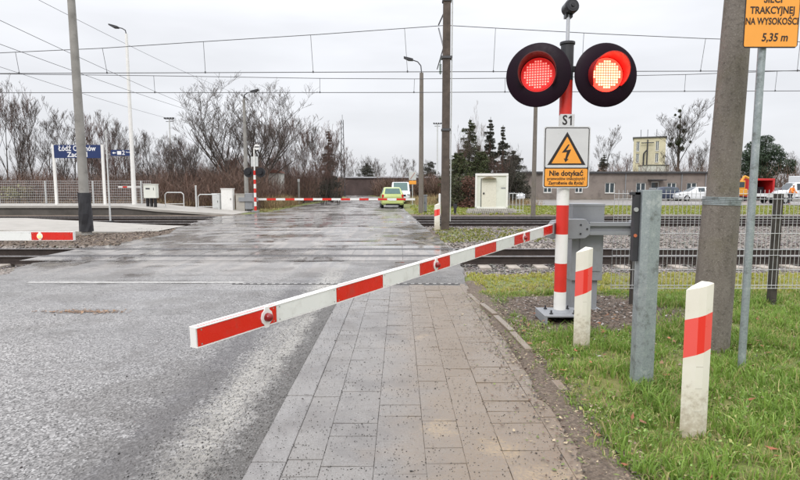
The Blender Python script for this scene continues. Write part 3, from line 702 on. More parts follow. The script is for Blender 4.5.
    m.prism(rr_(-W + .022, Z0 + .022, W - .022, Z0 + .222, .015), y - .007, y - .0055, 'y', 1)
    m.box((-.06, y, 1.7), (.06, -.04, 1.74), 3); m.box((-.06, y, 2.1), (.06, -.04, 2.14), 3)
    sg = m.build('warning_sign', [M['signwhite'], M['orange'], M['text'], M['alu']], t)
    m = MB(); cz = Z0 + .265; tri = lambda h, o: [(-h * .61, cz + o), (h * .61, cz + o), (0, cz + o + h * 1.04)]
    m.prism(tri(.36, 0), y - .0085, y - .007, 'y', 0); m.prism([(-.172, cz + .018), (.172, cz + .018), (0, cz + .318)], y - .010, y - .0085, 'y', 1)
    bolt = [(.035, cz + .235), (-.075, cz + .125), (-.005, cz + .135), (-.02, cz + .065), (-.045, cz + .07), (-.008, cz + .028), (.03, cz + .075), (.008, cz + .07), (.055, cz + .165), (-.01, cz + .158), (.06, cz + .235)]
    bolt = [(.012, cz + .232), (-.058, cz + .138), (.000, cz + .146), (-.018, cz + .07), (-.034, cz + .076), (-.014, cz + .03), (.022, cz + .066), (.004, cz + .068), (.048, cz + .176), (-.008, cz + .166), (.030, cz + .232)]
    m.prism(bolt, y - .0115, y - .010, 'y', 0)
    m.build('voltage_triangle', [M['text'], M['orange']], sg)
    text('lettering', 'Nie dotykać', .082, (0, y - .0085, Z0 + .168), M['text'], sg, weight=.0022, sx=.95)
    text('lettering', 'przewodów trakcyjnych!', .047, (0, y - .0085, Z0 + .108), M['text'], sg, weight=.0006, sx=.93)
    text('lettering', 'Zagrożenie dla życia!', .050, (0, y - .0085, Z0 + .058), M['text'], sg, weight=.001, sx=.93)
signal_post()

# ------------------------------------------------------------------ barrier (boom + machine)
def boom_lamp(parent, mx, lit=False):
    m = MB()
    m.prism([(-.012, -.050), (.012, -.050), (.016, -.034), (.030, -.022), (.036, 0), (.030, .022), (.016, .034), (.012, .050), (-.012, .050), (-.016, .034), (-.030, .022), (-.036, 0), (-.030, -.022), (-.016, -.034)], 0, .006, 'y', 0, mx @ Matrix.Translation((0, -.006, 0)))
    n = 14; prof = [(.0205, 0), (.0205, -.012), (.018, -.022), (.010, -.028), (.001, -.030)]
    vs = [mx @ Vector((r * math.cos(2*math.pi*i/n), y - .006, r * math.sin(2*math.pi*i/n))) for r, y in prof for i in range(n)]
    m.add(vs, [(k*n+i, k*n+(i+1)%n, (k+1)*n+(i+1)%n, (k+1)*n+i) for k in range(4) for i in range(n)], 1)
    m.build('warning_lamp', [M['white'], M['lampyellow'] if lit else M['lampred']], parent, smooth=True)
def make_boom(root, tip, base, n_st, t0, h0, h1, w, lamps, lit=None, first=1, tiplen=None):
    """boom from tip to base (root-local). red/white panels on both sides; camera side = right-hand normal."""
    tip, base = Vector(tip), Vector(base); L = (base - tip).length; d = (base - tip).normalized()
    nrm = Vector((d.y, -d.x, 0)).normalized()   # faces -y-ish for a boom going to +x
    up = nrm.cross(d) * -1
    if up.z < 0: up = -up
    def P(s, a, b): return tip + d * s + nrm * a + up * b
    m = MB(); H = lambda s: h0 + (h1 - h0) * s / L
    # shell
    vs = [P(0, w, -H(0)), P(0, -w, -H(0)), P(0, -w, H(0)), P(0, w, H(0)), P(L, w, -H(L)), P(L, -w, -H(L)), P(L, -w, H(L)), P(L, w, H(L))]
    m.add(vs, [(0,1,2,3),(7,6,5,4),(0,4,5,1),(1,5,6,2),(2,6,7,3),(3,7,4,0)], 0)
    # lips along top and bottom of both sides
    for sd_ in (1, -1):
        for e in (1, -1):
            q = [P(s, sd_ * (w + o), e * (H(s) + k)) for s in (0, L) for o, k in ((0, 0), (.004, 0), (.004, -.004), (0, -.004))]
            m.add(q, [(0,1,5,4),(1,2,6,5),(2,3,7,6),(0,3,2,1),(4,5,6,7)], 0)
    st = L / n_st; s = .006; red = first
    for i in range(n_st):
        e = (i + 1) * st
        for sd_ in (1, -1):
            a = w + .0022
            m.add([P(s, sd_ * a, -H(s) + .0055), P(e - .0025, sd_ * a, -H(e) + .0055), P(e - .0025, sd_ * a, H(e) - .0055), P(s, sd_ * a, H(s) - .0055)], [(0, 1, 2, 3)], 1 if red else 2)
            for rs_, rb_ in ((s + .02, .7), (e - .02, .7), (s + .02, -.7), (e - .02, -.7)):
                q_ = [P(rs_ + .004 * math.cos(k_ * 1.047), sd_ * (a + .0012), H(rs_) * rb_ + .004 * math.sin(k_ * 1.047)) for k_ in range(6)]; m.add(q_, [(0, 1, 2, 3, 4, 5)], 3)
        s = e; red = 1 - red
    # thin red rule on the top edge
    for i in range(0 if first else 1, n_st, 2):
        for ra, rb in ((.55, .8), (-.1, .1)): m.add([P(i * st + .01, w * ra, H(i * st) + .001), P((i + 1) * st, w * ra, H((i + 1) * st) + .001), P((i + 1) * st, w * rb, H((i + 1) * st) + .001), P(i * st + .01, w * rb, H(i * st) + .001)], [(0, 1, 2, 3)], 1)
    bo = m.build('boom', [M['white'], M['reflred'], M['boomwhite'], M['alu']], root)
    an = math.atan2(d.y, d.x)
    for k in lamps:
        c = P(k * st, w + .0035, 0); mx = Matrix.Translation(c) @ Matrix.Rotation(an, 4, 'Z'); boom_lamp(bo, mx, lit)
    return bo, d, nrm
def barrier_near():
    T0 = at(193, 337.5, 2.2); T1 = at(554, 228, 6.45)
    Bx, By = 2.38, 6.98
    t = empty('level_crossing_barrier', (Bx, By, 0), 'lowered foreground barrier with long red and white boom reaching out over the pavement', 'barrier')
    off = Vector((Bx, By, 0))
    make_boom(t, T0 - off, T1 - off, 11, 0, .044, .054, .019, (.85, 4.5, 8.6))
    e = T1 - off
    m = MB(); dd = (T1 - T0).normalized(); an = math.atan2(dd.y, dd.x)
    m.box((-.12, -.035, -.07), (.14, .035, .07), 0, Matrix.Translation(e) @ Matrix.Rotation(an, 4, 'Z')); m.build('boom_clamp', M['grey'], t, bevel=.012)
    m = MB(); m.box((-.20, -.17, .40), (.20, .17, 1.36)); m.box((-.205, -.175, 1.345), (.205, .175, 1.375)); m.box((.199, -.1, .6), (.206, .1, 1.2))
    cab = m.build('drive_cabinet', M['grey'], t, bevel=.018)
    m = MB(); m.box((-.10, -.182, .52), (.17, -.1745, 1.00)); m.build('access_door', M['grey'], cab, bevel=.003)
    m = MB(); m.box((-.17, -.12, 0), (-.06, .12, .40)); m.box((.04, -.12, 0), (.16, .12, .40)); m.box((-.2, -.18, 0), (.2, .18, .03)); m.build('pedestal', M['grey'], t, bevel=.006)
    # yoke around the mast: angular shell with bolts
    z = 1.075; m = MB()
    m.prism([(-.60, z - .06), (-.54, z + .03), (-.50, z + .10), (-.36, z + .12), (-.10, z + .12), (-.04, z + .05), (-.04, z - .07), (-.10, z - .12), (-.36, z - .13), (-.56, z - .11)], -.36, -.24, 'y')
    m.box((-.30, -.245, z - .09), (-.12, -.165, z + .09))
    y = m.build('boom_yoke', M['grey'], t, bevel=.008)
    for bx, bz in ((-.16, .05), (-.16, -.06), (-.08, 0)):
        b = MB(); b.cyl((bx, -.36, z + bz), (bx, -.372, z + bz), .012, n=6); b.build('bolt', M['dark'], y)
    # twin tail beams and counterweight
    m = MB()
    for zz_ in (.055, -.055): m.box((-.04, -.34, z + zz_ - .025), (.58, -.27, z + zz_ + .025))
    m.box((-.04, -.30, z - .03), (.52, -.285, z + .03)); tb = m.build('tail_beam', M['grey'], t, bevel=.004)
    m = MB(); m.box((.46, -.38, z - .10), (.76, -.345, z + .10)); m.box((.48, -.26, z - .10), (.76, -.225, z + .10)); m.box((.70, -.345, z - .10), (.76, -.26, z + .5))
    cw = m.build('counterweight', M['grey'], t, bevel=.008)
    b = MB(); b.cyl((.58, -.38, z), (.58, -.395, z), .022, n=6); b.build('bolt', M['alu'], cw)
barrier_near()
def barrier_left():
    tip = at(74.5, 236, 6.5); Bx = -9.3
    t = empty('level_crossing_barrier', (Bx, 6.5, 0), 'road barrier coming in at the left edge, lit lamp on its red tip', 'barrier')
    off = Vector((Bx, 6.5, 0))
    e = Vector((.3, 0, tip.z)); T = tip - off
    # boom drawn from the machine outwards, so mirror: use explicit builder with reversed stripes
    make_boom(t, T, e, 10, 0, .052, .058, .022, (), first=1)
    bo = [c for c in bpy.data.objects if c.parent == t and c.name.startswith('boom')][0]
    # camera-side lamp
    boom_lamp(bo, Matrix.Translation(Vector((T.x - .40, T.y - .026, T.z))), True)
    m = MB(); m.box((-.22, -.2, .4), (.22, .2, 1.36)); m.build('drive_cabinet', M['grey'], t, bevel=.02)
    m = MB(); m.box((-.15, -.15, 0), (.15, .15, .4)); m.build('pedestal', M['grey'], t)
    m = MB(); m.box((-.3, -.32, tip.z - .1), (.42, -.2, tip.z + .1)); m.box((.2, -.2, tip.z - .07), (.42, .06, tip.z + .07)); m.build('boom_yoke', M['grey'], t, bevel=.01)
    m = MB(); m.box((-.9, -.3, tip.z - .12), (-.3, -.22, tip.z + .12)); m.build('counterweight', M['grey'], t, bevel=.01)
barrier_left()
def barrier_far():
    Y = 34.0; b = gr(256, 210.5); X = b.x
    t = empty('level_crossing_barrier', (X, Y, 0), 'far barrier with thin red and white boom closed across the road beyond the tracks', 'barrier')
    z = at(300, 199.3, Y).z
    tip = at(415, 199.3, Y); m = MB()
    L = tip.x - X; n = 17; s = .5; st = (L - s) / n
    for i in range(n): m.box((s + i * st, -.03, z - .065), (s + (i + 1) * st, .03, z + .065), i % 2)
    m.build('boom', [M['white'], M['red']], t)
    m = MB(); m.box((-.24, -.2, .15), (.24, .2, 1.15)); m.build('drive_cabinet', M['grey'], t, bevel=.02)
    m = MB(); m.box((-.15, -.15, 0), (.15, .15, .15)); m.build('pedestal', M['dark'], t)
    m = MB(); m.box((-.6, -.3, z - .12), (.6, -.2, z + .12)); m.build('tail_beam', M['grey'], t)
    g = gr(262, 211); t = empty('crossing_signal', (g.x, 33.2, 0), 'distant red and white signal mast seen from behind, left of the far road', 'crossing signal')
    m = MB()
    for i in range(9): m.cyl((0, 0, .1 + i * .27), (0, 0, .37 + i * .27), .075, n=12, m=1 - i % 2, caps=False)
    m.cyl((0, 0, 2.53), (0, 0, 3.9), .04, n=8, m=0); m.build('mast', [M['white'], M['red']], t)
    m = MB(); m.box((-.2, -.2, 0), (.2, .2, .1)); m.build('base_plate', M['grey'], t)
    for sx in (-1, 1):
        m = MB(); c = Vector((sx * .36, 0, 2.42)); m.cyl(c + Vector((0, -.14, 0)), c + Vector((0, -.02, 0)), .13, .16, 16); m.cyl(c + Vector((0, -.02, 0)), c + Vector((0, .01, 0)), .3, n=24); m.build('signal_head', M['black'], t)
    m = MB(); m.box((-.22, .04, 2.78), (.22, .05, 3.38)); m.build('warning_sign', M['lgrey'], t)
    m = MB(); m.cyl((.18, -.03, 3.95), (.18, 0, 3.95), .17, n=20); m.build('round_sign', M['white'], t); m = MB(); m.box((.04, -.036, 3.92), (.33, -.031, 3.99)); m.build('sign_bar', M['dark'], t)
barrier_far()

# ------------------------------------------------------------------ posts and poles near
def delineator(px, py, label, rz=0, H=1.0, lean=0, Wd=.165, g='white marker posts with a red band'):
    g0 = gr(px, py); t = empty('marker_post', (g0.x, g0.y, 0), label, 'marker post', rz=rz, group=g)
    hw, dp = Wd / 2, .05
    # hexagonal-ish hollow plastic profile: flat front with swept edge
    prof = [(-hw, 0), (-hw * .15, -dp * .55), (hw * .38, -dp * .6), (hw, -dp * .25), (hw, dp * .7), (-hw * .3, dp)]
    def zt(x): return H - .045 + .045 * ((x + hw) / (2 * hw)) + (0)
    levels = [(-.12, -.12), (.52 * H, .60 * H), (.77 * H, .85 * H), None]
    m = MB(); n = len(prof); rings = []
    def ring(zl, zr): return [(x, y, zl + (zr - zl) * (x + hw) / (2 * hw)) for x, y in prof]
    rings = [ring(-.15, -.15), ring(.52 * H, .585 * H), ring(.765 * H, .82 * H), ring(H - .045, H)]
    for k in range(3):
        for i in range(n):
            j = (i + 1) % n; mm_ = (0 if k != 1 else (2 if i == 1 else 1))  # middle front strip of the band a deeper red than its other faces
            m.add([rings[k][i], rings[k][j], rings[k + 1][j], rings[k + 1][i]], [(0, 1, 2, 3)], mm_)
    cx0 = sum(p[0] for p in prof) / n; cyv = sum(p[1] for p in prof) / n; m.add(rings[3] + [(cx0, cyv, H + .012)], [(i, (i + 1) % n, n) for i in range(n)], 0)
    body = m.build('post_body', [M['postcream'], M['postred'], M['postred2']], t)
    # moulded seams
    m = MB()
    for z in (.18, .33, .47): 
        for i in (0, 1):
            a, b = prof[i], prof[i + 1]; nn = Vector((a[1] - b[1], b[0] - a[0], 0)).normalized() * -.0012
            if i == 1: m.add([(a[0] + nn.x, a[1] + nn.y, z), (b[0] + nn.x, b[1] + nn.y, z), (b[0] + nn.x, b[1] + nn.y, z + .003), (a[0] + nn.x, a[1] + nn.y, z + .003)], [(0, 1, 2, 3)])
    m.build('moulded_seam', mat('seam_grey', (.5, .47, .4), .6, var=.1), body)  # thin grey lines across the front strip
    t.rotation_euler = (0, R(lean), rz); return t
delineator(692, 437, 'white marker post with red band standing in the foreground grass at the right', lean=-.3)
delineator(581, 348, 'white marker post with red band standing right in front of the signal mast', rz=R(6))
delineator(437, 230, 'small white marker post with red band beside the wooden pole across the tracks', Wd=.2, H=.95)
g0 = gr(439.5, 214.5); t = empty('marker_post', (g0.x, g0.y, 0), 'plain thin white post behind the far marker post', 'marker post')
m = MB(); m.cyl((0, 0, -.1), (0, 0, 1.15), .06, n=10); m.build('post_body', M['white'], t); m = MB(); m.cyl((0, 0, 1.15), (0, 0, 1.18), .05, .02, 10); m.build('cap', M['lgrey'], t)

# big concrete pole
g0 = gr(712, 349); t = empty('concrete_pole', (g0.x - .03, g0.y, 0), 'thick weathered concrete pole with wire wrapped round it, right of the barrier', 'pole')
m = MB(); zs = [-.2, .6, 1.4, 1.465, 1.475, 1.75, 2.6, 3.6, 5, 7.5, 9.5]; n = 32
rad = lambda z: (.176 - .011 * max(z, 0)) if z < 1.47 else .138 - .010 * (z - 1.42)
vs = [(rad(z) * math.cos(2*math.pi*i/n), rad(z) * math.sin(2*math.pi*i/n), z) for z in zs for i in range(n)]; t.rotation_euler[1] = R(1.5)
m.add(vs, [(k*n+i, k*n+(i+1)%n, (k+1)*n+(i+1)%n, (k+1)*n+i) for k in range(len(zs)-1) for i in range(n)] + [tuple((len(zs)-1)*n+i for i in range(n))])
sh = m.build('pole_shaft', M['conc'], t, smooth=True)
m = MB(); 
for k in range(5): m.cyl((0, 0, 1.42 + k * .016), (0, 0, 1.432 + k * .016), rad(1.42) + .005, n=32)
m.build('wire_wrap', M['galv'], t, smooth=True)
m = MB(); m.cyl((0, 0, 9.5), (0, 0, 9.56), .08, .06, 20); m.build('pole_cap', M['slabc'], t)

# galvanised angle post next to barrier
g0 = gr(642, 388); t = empty('galvanised_post', (g0.x - .006, g0.y, 0), 'thick galvanised steel channel post standing in grass in front of the mesh fence', 'post')
m = MB(); H = 1.57; w2 = .078
prof = [(-w2, -.045), (-.02, -.055), (w2, -.03), (w2, .045), (w2 - .008, .045), (w2 - .008, -.02), (-.02, -.044), (-w2 + .008, -.036), (-w2 + .008, .045), (-w2, .045)]
m.prism(prof, -.2, H, 'z'); m.build('post_shaft', M['galv'], t, bevel=.002)
m = MB(); m.box((-.125, -.02, 1.02), (-w2 - .002, .03, 1.555)); m.box((-.15, -.02, 1.53), (-w2 - .002, .03, 1.555)); br = m.build('side_bracket', M['dark'], t, bevel=.004)
m = MB(); m.cyl((-.113, -.021, 1.42), (-.113, -.03, 1.42), .017, n=16); m.build('bolt', M['alu'], br)
m = MB(); m.cyl((-.11, -.021, 1.22), (-.11, -.026, 1.22), .013, n=12); m.build('rust_spot', mat('rust_orange', (.45, .12, .05), .6), br)  # small disc for the rust spot on the bracket

# orange sign on post (right)
g0 = gr(741, 372); t = empty('warning_sign', (g0.x, g0.y, 0), 'orange text sign on a tall galvanised tube post right of the concrete pole', 'sign')
m = MB(); m.cyl((0, 0, -.2), (0, 0, 3.35), .030, n=20); m.build('post', M['galv'], t, smooth=True)
zc = 2.705; px0 = at(744.5, 30, g0.y - .06).x - g0.x; px1 = at(799.5, 30, g0.y - .06).x - g0.x; xc = (px0 + px1) / 2; hw = (px1 - px0) / 2
yy = -.05
m = MB(); m.prism([(xc - hw + .02, zc), (xc + hw - .02, zc), (xc + hw, zc + .02), (xc + hw, zc + .60), (xc + hw - .02, zc + .62), (xc - hw + .02, zc + .62), (xc - hw, zc + .60), (xc - hw, zc + .02)], yy, yy + .003, 'y', 1)
m.prism([(xc - hw + .014, zc + .01), (xc + hw - .014, zc + .01), (xc + hw - .008, zc + .02), (xc + hw - .008, zc + .60), (xc + hw - .014, zc + .61), (xc - hw + .014, zc + .61), (xc - hw + .008, zc + .60), (xc - hw + .008, zc + .02)], yy - .002, yy, 'y', 0)
m.box((-.05, yy + .003, zc + .1), (.05, -.02, zc + .13), 2); m.box((-.05, yy + .003, zc + .48), (.05, -.02, zc + .51), 2)
pn = m.build('sign_panel', [M['orange'], M['text'], M['galv']], t)
for s_, z_, sz, ft in (('SIECI', .375, .078, .145), ('TRAKCYJNEJ', .290, .078, .355), ('NA WYSOKOŚCI', .205, .074, .42), ('5,35 m', .080, .088, .21)):
    text('lettering', s_, sz, (xc + (.03 if 'm' in s_ else 0), yy - .003, zc + z_), M['text'], pn, weight=.0016, fit=ft, shear=.15 if 'm' in s_ else 0)
text('lettering', 'UWAGA!', .078, (xc, yy - .003, zc + .54), M['text'], pn, weight=.0008, fit=.25); text('lettering', 'PRZEWODY', .074, (xc, yy - .003, zc + .46), M['text'], pn, weight=.0008, fit=.34)

# mesh fence (right)
def mesh_fence(x0, x1, Y, posts, z0, z1, pitch, hz, r, label, pm, wm, base=0, pt=None, tilt=0, group=None, proto=.045, fold=True):
    t = empty('mesh_fence', ((x0 + x1) / 2, Y, base), label, 'fence', group=group); cx0 = (x0 + x1) / 2
    m = MB()
    def wire(a, b):
        a, b = Vector(a), Vector(b); d = (b - a).normalized(); u = Vector((0, 1, 0)); v = d.cross(u).normalized()
        q = [p + u * r * s1 + v * r * s2 for p in (a, b) for s1, s2 in ((1, 0), (0, 1), (-1, 0), (0, -1))]
        m.add(q, [(i, (i + 1) % 4, 4 + (i + 1) % 4, 4 + i) for i in range(4)])
    x = x0
    while x <= x1 + 1e-6:
        wire((x - cx0, -.03, z0), (x - cx0, -.03, z1)); x += pitch
    for z in hz: wire((x0 - cx0, -.03 - 2 * r, z), (x1 - cx0, -.03 - 2 * r, z))
    m.build('mesh_panel', wm, t)
    for px_ in posts:
        m = MB(); m.box((px_ - cx0 - proto, 0, -.3), (px_ - cx0 + proto, proto * 1.6, pt or z1)); m.build('fence_post', pm, t, bevel=.004)
FY = 7.1
mesh_fence(2.80, 12.4, FY, [at(637, 240, FY).x, at(777.5, 240, FY).x, 6.8, 8.7, 10.6, 12.4], .24, 1.55, .056, [.25, .29, .50, .69, .765, .98, 1.18, 1.22, 1.43, 1.50], .0040,
           'pale wire mesh fence with dark posts along the ballast right of the barrier', M['woodpost'], M['meshwire'], pt=1.5)
mesh_fence(-42, -15.2, 33.2, [at(x, 190, 33.2).x for x in (141, 92.5, 45, -2, -49, -97, -145, -193)], .0, 1.42, .12, [.02, .14, .30, .46, .62, .78, .94, 1.10, 1.26, 1.40], .007,
           'white-posted wire fence along the back of the far platform', M['gtube'], M['meshwire'], base=.5, proto=.04)

# ------------------------------------------------------------------ platforms
m = MB(); xs = [-60, -15.5, -13.6, -9.3]; zt = [.5, .5, .30, .02]
for i in range(3):
    a, b = xs[i], xs[i + 1]; za, zb = zt[i], zt[i + 1]
    m.add([(a, 30.2, -.3), (b, 30.2, -.3), (b, 30.2, zb - .12), (a, 30.2, za - .12)], [(0, 1, 2, 3)], 1)
    m.add([(a, 30.1, za - .12), (b, 30.1, zb - .12), (b, 30.1, zb), (a, 30.1, za)], [(0, 1, 2, 3)], 0)
    m.add([(a, 30.1, za), (b, 30.1, zb), (b, 34.6, zb), (a, 34.6, za)], [(0, 1, 2, 3)], 0)
    m.add([(a, 30.1, za - .12), (a, 30.2, za - .12), (b, 30.2, zb - .12), (b, 30.1, zb - .12)], [(0, 1, 2, 3)], 0)
    m.add([(a, 34.6, za), (b, 34.6, zb), (b, 34.6, -.3), (a, 34.6, -.3)], [(0, 1, 2, 3)], 1)
m.add([(-9.3, 30.1, -.1), (-9.3, 34.6, -.1), (-9.3, 34.6, .02), (-9.3, 30.1, .02)], [(0, 1, 2, 3)], 0)
tag(m.build('platform', [M['platedge'], mat('platform_wall_concrete', (.10, .09, .08), .85, var=.3, scale=1.5)]), kind='structure')
m = MB(); xs = [-50, -15.5, -12.5, -9.7, -8.6]; zt = [.30, .28, .14, .02, .012]; yn = [17.2, 17.2, 17.6, 18.6, 19.2]; yf = [22.3, 22.3, 22.2, 21.9, 21.6]
for i in range(4):
    a, b = xs[i], xs[i + 1]; za, zb = zt[i], zt[i + 1]
    m.add([(a, yn[i], za), (b, yn[i + 1], zb), (b, yf[i + 1], zb), (a, yf[i], za)], [(0, 1, 2, 3)], 0)
    m.add([(a, yn[i], -.3), (b, yn[i + 1], -.3), (b, yn[i + 1], zb), (a, yn[i], za)], [(0, 1, 2, 3)], 1)
    m.add([(a, yf[i], za), (b, yf[i + 1], zb), (b, yf[i + 1], -.3), (a, yf[i], -.3)], [(0, 1, 2, 3)], 1)
tag(m.build('platform', [M['platedge'], M['slabc']]), kind='structure')
# station name board
PYD = 32.2; pz = .5
a0 = at(56.5, 200, PYD).x; a1 = at(105, 200, PYD).x
t = empty('station_sign', ((a0 + a1) / 2, PYD, pz), 'blue station name board on two white posts on the far platform', 'station sign'); c0 = (a0 + a1) / 2; z1 = at(80, 145, PYD).z - pz; z0 = at(80, 158.2, PYD).z - pz
for a in (a0, a1):
    m = MB(); m.box((a - c0 - .07, -.05, 0), (a - c0 + .07, .05, z1 + .02)); m.build('post', M['white'], t)
m = MB(); m.box((a0 - c0 + .07, -.07, z0), (a1 - c0 - .07, -.03, z1)); pn = m.build('name_panel', M['blue'], t)
text('lettering', 'Łódź Olechów', .43, (0, -.073, z0 + (z1 - z0) * .72), M['textw'], pn, weight=.008, fit=2.2)
text('lettering', 'Zachód', .40, (0, -.073, z0 + (z1 - z0) * .25), M['textw'], pn, weight=.008, fit=1.2)
# direction sign (hung on platform lamp)
lx = at(134, 200, PYD).x
t = empty('direction_sign', (lx - .8, PYD, at(120, 156, PYD).z), 'small blue direction sign fixed to the white platform lamp post', 'sign')
w0 = at(111, 150, PYD).x - (lx - .8); w1 = at(132, 150, PYD).x - (lx - .8); hh = at(120, 150, PYD).z - at(120, 156, PYD).z
m = MB(); m.box((w0, -.05, 0), (w1, -.01, hh)); pn = m.build('sign_panel', M['blue'], t)
m = MB()
m.prism([(w0 + .08, hh / 2), (w0 + .20, hh * .7), (w0 + .20, hh * .57), (w0 + .30, hh * .57), (w0 + .30, hh * .43), (w0 + .20, hh * .43), (w0 + .20, hh * .3)], -.054, -.051, 'y')
m.prism([(w0 + .38, hh * .2), (w0 + .62, hh * .2), (w0 + .62, hh * .8), (w0 + .38, hh * .8)], -.054, -.051, 'y')
m.build('pictogram', M['textw'], pn)
text('lettering', '2', .34, (w0 + .75, -.054, hh * .5), M['textw'], pn, weight=.006); text('lettering', 'Peron', .11, (w0 + 1.03, -.054, hh * .62), M['textw'], pn, weight=.002)

# ------------------------------------------------------------------ street lamps and poles
def lamp(px, py, D, topy, label, pm, head_px, head_py, r0=.11, r1=.06, gz=0, hm='dark', name='street_lamp', lean=0, group='lamp posts'):
    b = at(px, py, D); b.z = gz; top = at(px, topy, D).z - gz
    hx = at(head_px, head_py, D).x - at(px, head_py, D).x; hz = at(px, head_py, D).z - gz
    t = empty(name, (b.x, D, gz), label, 'street lamp', group=group)
    m = MB(); m.cyl((0, 0, -.1), (0, 0, top), r0, r1, 14); m.build('pole', pm, t, smooth=True)
    m = MB(); sx = 1 if hx > 0 else -1; m.tube([(0, 0, top), (sx * .04, 0, top + (hz - top) * .55), (sx * .22, 0, top + (hz - top) * .85), (hx * .55, 0, hz)], .03, 8); arm = m.build('arm', M['dark'], t)
    m = MB(); L = abs(hx) * .55 + .15; x0 = hx * .5; x1 = hx + sx * .05
    m.prism([(x0, hz - .05), (x0, hz + .05), ((x0 + x1) / 2, hz + .12), (x1, hz + .06 + .12), (x1, hz + .10), ((x0 + x1) / 2, hz - .04)], -.13, .13, 'y'); m.build('lamp_head', M[hm], t)
    return t
lamp(134.5, 204, PYD, 34, 'tall white platform lamp post with dark head, carrying a small blue sign', M['white'], 119, 27.5, .13, .075, gz=.5)
lamp(421, 213, 32, 73, 'dark street lamp post left of the wooden pole, lamp head pointing left', M['conc'], 404, 60, .15, .11, group=None)
lamp(247, 209, 35, 99, 'grey concrete street lamp post beside the far crossing signal', M['lconc'], 261, 92, .15, .085)
lamp(533, 216, 29, 70, 'bare dark pole behind the left signal light, left of the voltage sign', M['conc'], 541, 64, .13, .09)
# leaning pole at left with wrapped base
g0 = gr(87, 235); t = empty('leaning_pole', (g0.x, g0.y, 0), 'grey concrete pole leaning left, its foot wrapped in dark sheeting', 'pole')
topv = at(68.5, -40, g0.y) - Vector((g0.x, g0.y, 0)); 
m = MB(); m.cyl((0, 0, -.1), topv, .155, .105, 16); m.build('pole_shaft', M['lconc'], t, smooth=True)
d = topv.normalized(); m = MB(); rr0 = random.Random(5); prev = None; n = 14; zs = [.12, .35, .7, 1.05, 1.38]
vs = []
for z in zs:
    for i in range(n): r_ = .195 + rr0.uniform(-.018, .025); an = 2 * math.pi * i / n; vs.append(d * z / d.z + Vector((r_ * math.cos(an), r_ * math.sin(an), 0)))
m.add(vs, [(k*n+i, k*n+(i+1)%n, (k+1)*n+(i+1)%n, (k+1)*n+i) for k in range(4) for i in range(n)] + [tuple(4*n+i for i in range(n))]); m.build('foot_wrap', M['wrap'], t)
# thin signal pole at x 110
g0 = gr(110.5, 222); t = empty('thin_pole', (g0.x, g0.y, 0), 'thin grey steel pole at the edge of the middle track near the platforms', 'pole'); m = MB(); m.cyl((0, 0, 0), (0, 0, at(109, 130, g0.y).z), .04, .025, 8); m.build('pole_shaft', M['lgrey'], t); m = MB(); m.box((-.1, -.1, 0), (.1, .1, .05)); m.build('foot', M['dark'], t)
# wooden pole in the middle
g0 = gr(445, 229.5); t = empty('wooden_pole', (g0.x, g0.y, 0), 'tall dark square mast right of the road across the first track, with clamps and cable', 'pole')
m = MB(); Ht = 9.6; m.add([(s1 * r_, s2 * r_, z) for z, r_ in ((-.1, .145), (Ht, .125)) for s1, s2 in ((-1, -1), (1, -1), (1, 1), (-1, 1))], [(0,1,5,4),(1,2,6,5),(2,3,7,6),(3,0,4,7),(4,5,6,7)]); m.build('pole_shaft', M['wood'], t, bevel=.02)
zb1, zb2 = at(447, 58, g0.y).z, at(446, 130, g0.y).z
for z in (zb1, zb2, at(447, 1, g0.y).z):
    m = MB(); hw = .2 if z == zb1 else .155; m.box((-hw, -.17, z - .04), (hw, -.14, z + .04)); m.box((-hw, .14, z - .04), (hw, .17, z + .04)); m.box((-.165, -.14, z - .03), (-.145, .14, z + .03)); m.box((.145, -.14, z - .03), (.165, .14, z + .03)); m.build('clamp', M['stick'], t)
m = MB(); m.tube([(.18, -.05, .3), (.19, -.05, 5), (.2, -.05, Ht)], .022, 6); m.build('cable_duct', M['lgrey'], t)
# cantilever towards the middle track
za = at(447, 26, 24.05).z; zi = at(447, 72, 24.05).z
m = MB(); m.tube([(0, .15, za - .5), (0, 24.05 - g0.y, za + .05)], .03, 8); m.tube([(0, .15, zi - .3), (0, 24.05 - g0.y, za - .1)], .03, 8); m.tube([(-.05, .15, zi + .2), (-.05, 24.05 - g0.y, zi + .12)], .022, 8); m.build('cantilever_arm', M['stick'], t)
m = MB()
for k in range(5): m.cyl((-.22, -.05, zb1 - .55 + k * .07), (-.22, -.05, zb1 - .51 + k * .07), .05, .035, 10)
m.cyl((-.22, -.05, zb1 - .6), (-.22, -.05, zb1), .012, n=6); m.build('insulator', mat('green_insulator', (.12, .16, .14), .3), t)
# floodlight masts
for (px, D, ty, by, lab) in ((172.3, 80, 119, 192, 'thin floodlight mast above the scrub at left'), (437, 95, 124, 190, 'distant floodlight mast with twin lamp rows right of the dark street lamp')):
    b = at(px, by, D); t = empty('floodlight_mast', (b.x, D, 0), lab, 'floodlight mast', group='floodlight masts'); z = at(px, ty, D).z
    m = MB(); m.cyl((0, 0, 0), (0, 0, z), .16, .09, 8); m.build('pole', M['lgrey'], t)
    m = MB(); m.box((-.65, -.05, z - .05), (.65, .05, z + .03)); m.box((-.5, -.05, z - .4), (.5, .05, z - .33)); m.build('cross_arm', M['dark'], t)
    for dx in (-.6, -.2, .2, .6):
        m = MB(); m.box((dx - .14, -.15, z - .0), (dx + .14, .05, z + .2)); m.build('floodlight', M['dark'], t)
b = at(343, 190, 85); t = empty('lattice_mast', (b.x, 85, 0), 'slim grey mast standing behind the bare trees left of the road end', 'mast'); z = at(342, 120, 85).z
m = MB()
for s1, s2 in ((-1, -1), (1, -1), (1, 1), (-1, 1)): m.cyl((s1 * .3, s2 * .3, 0), (s1 * .14, s2 * .14, z), .05, .04, 6)
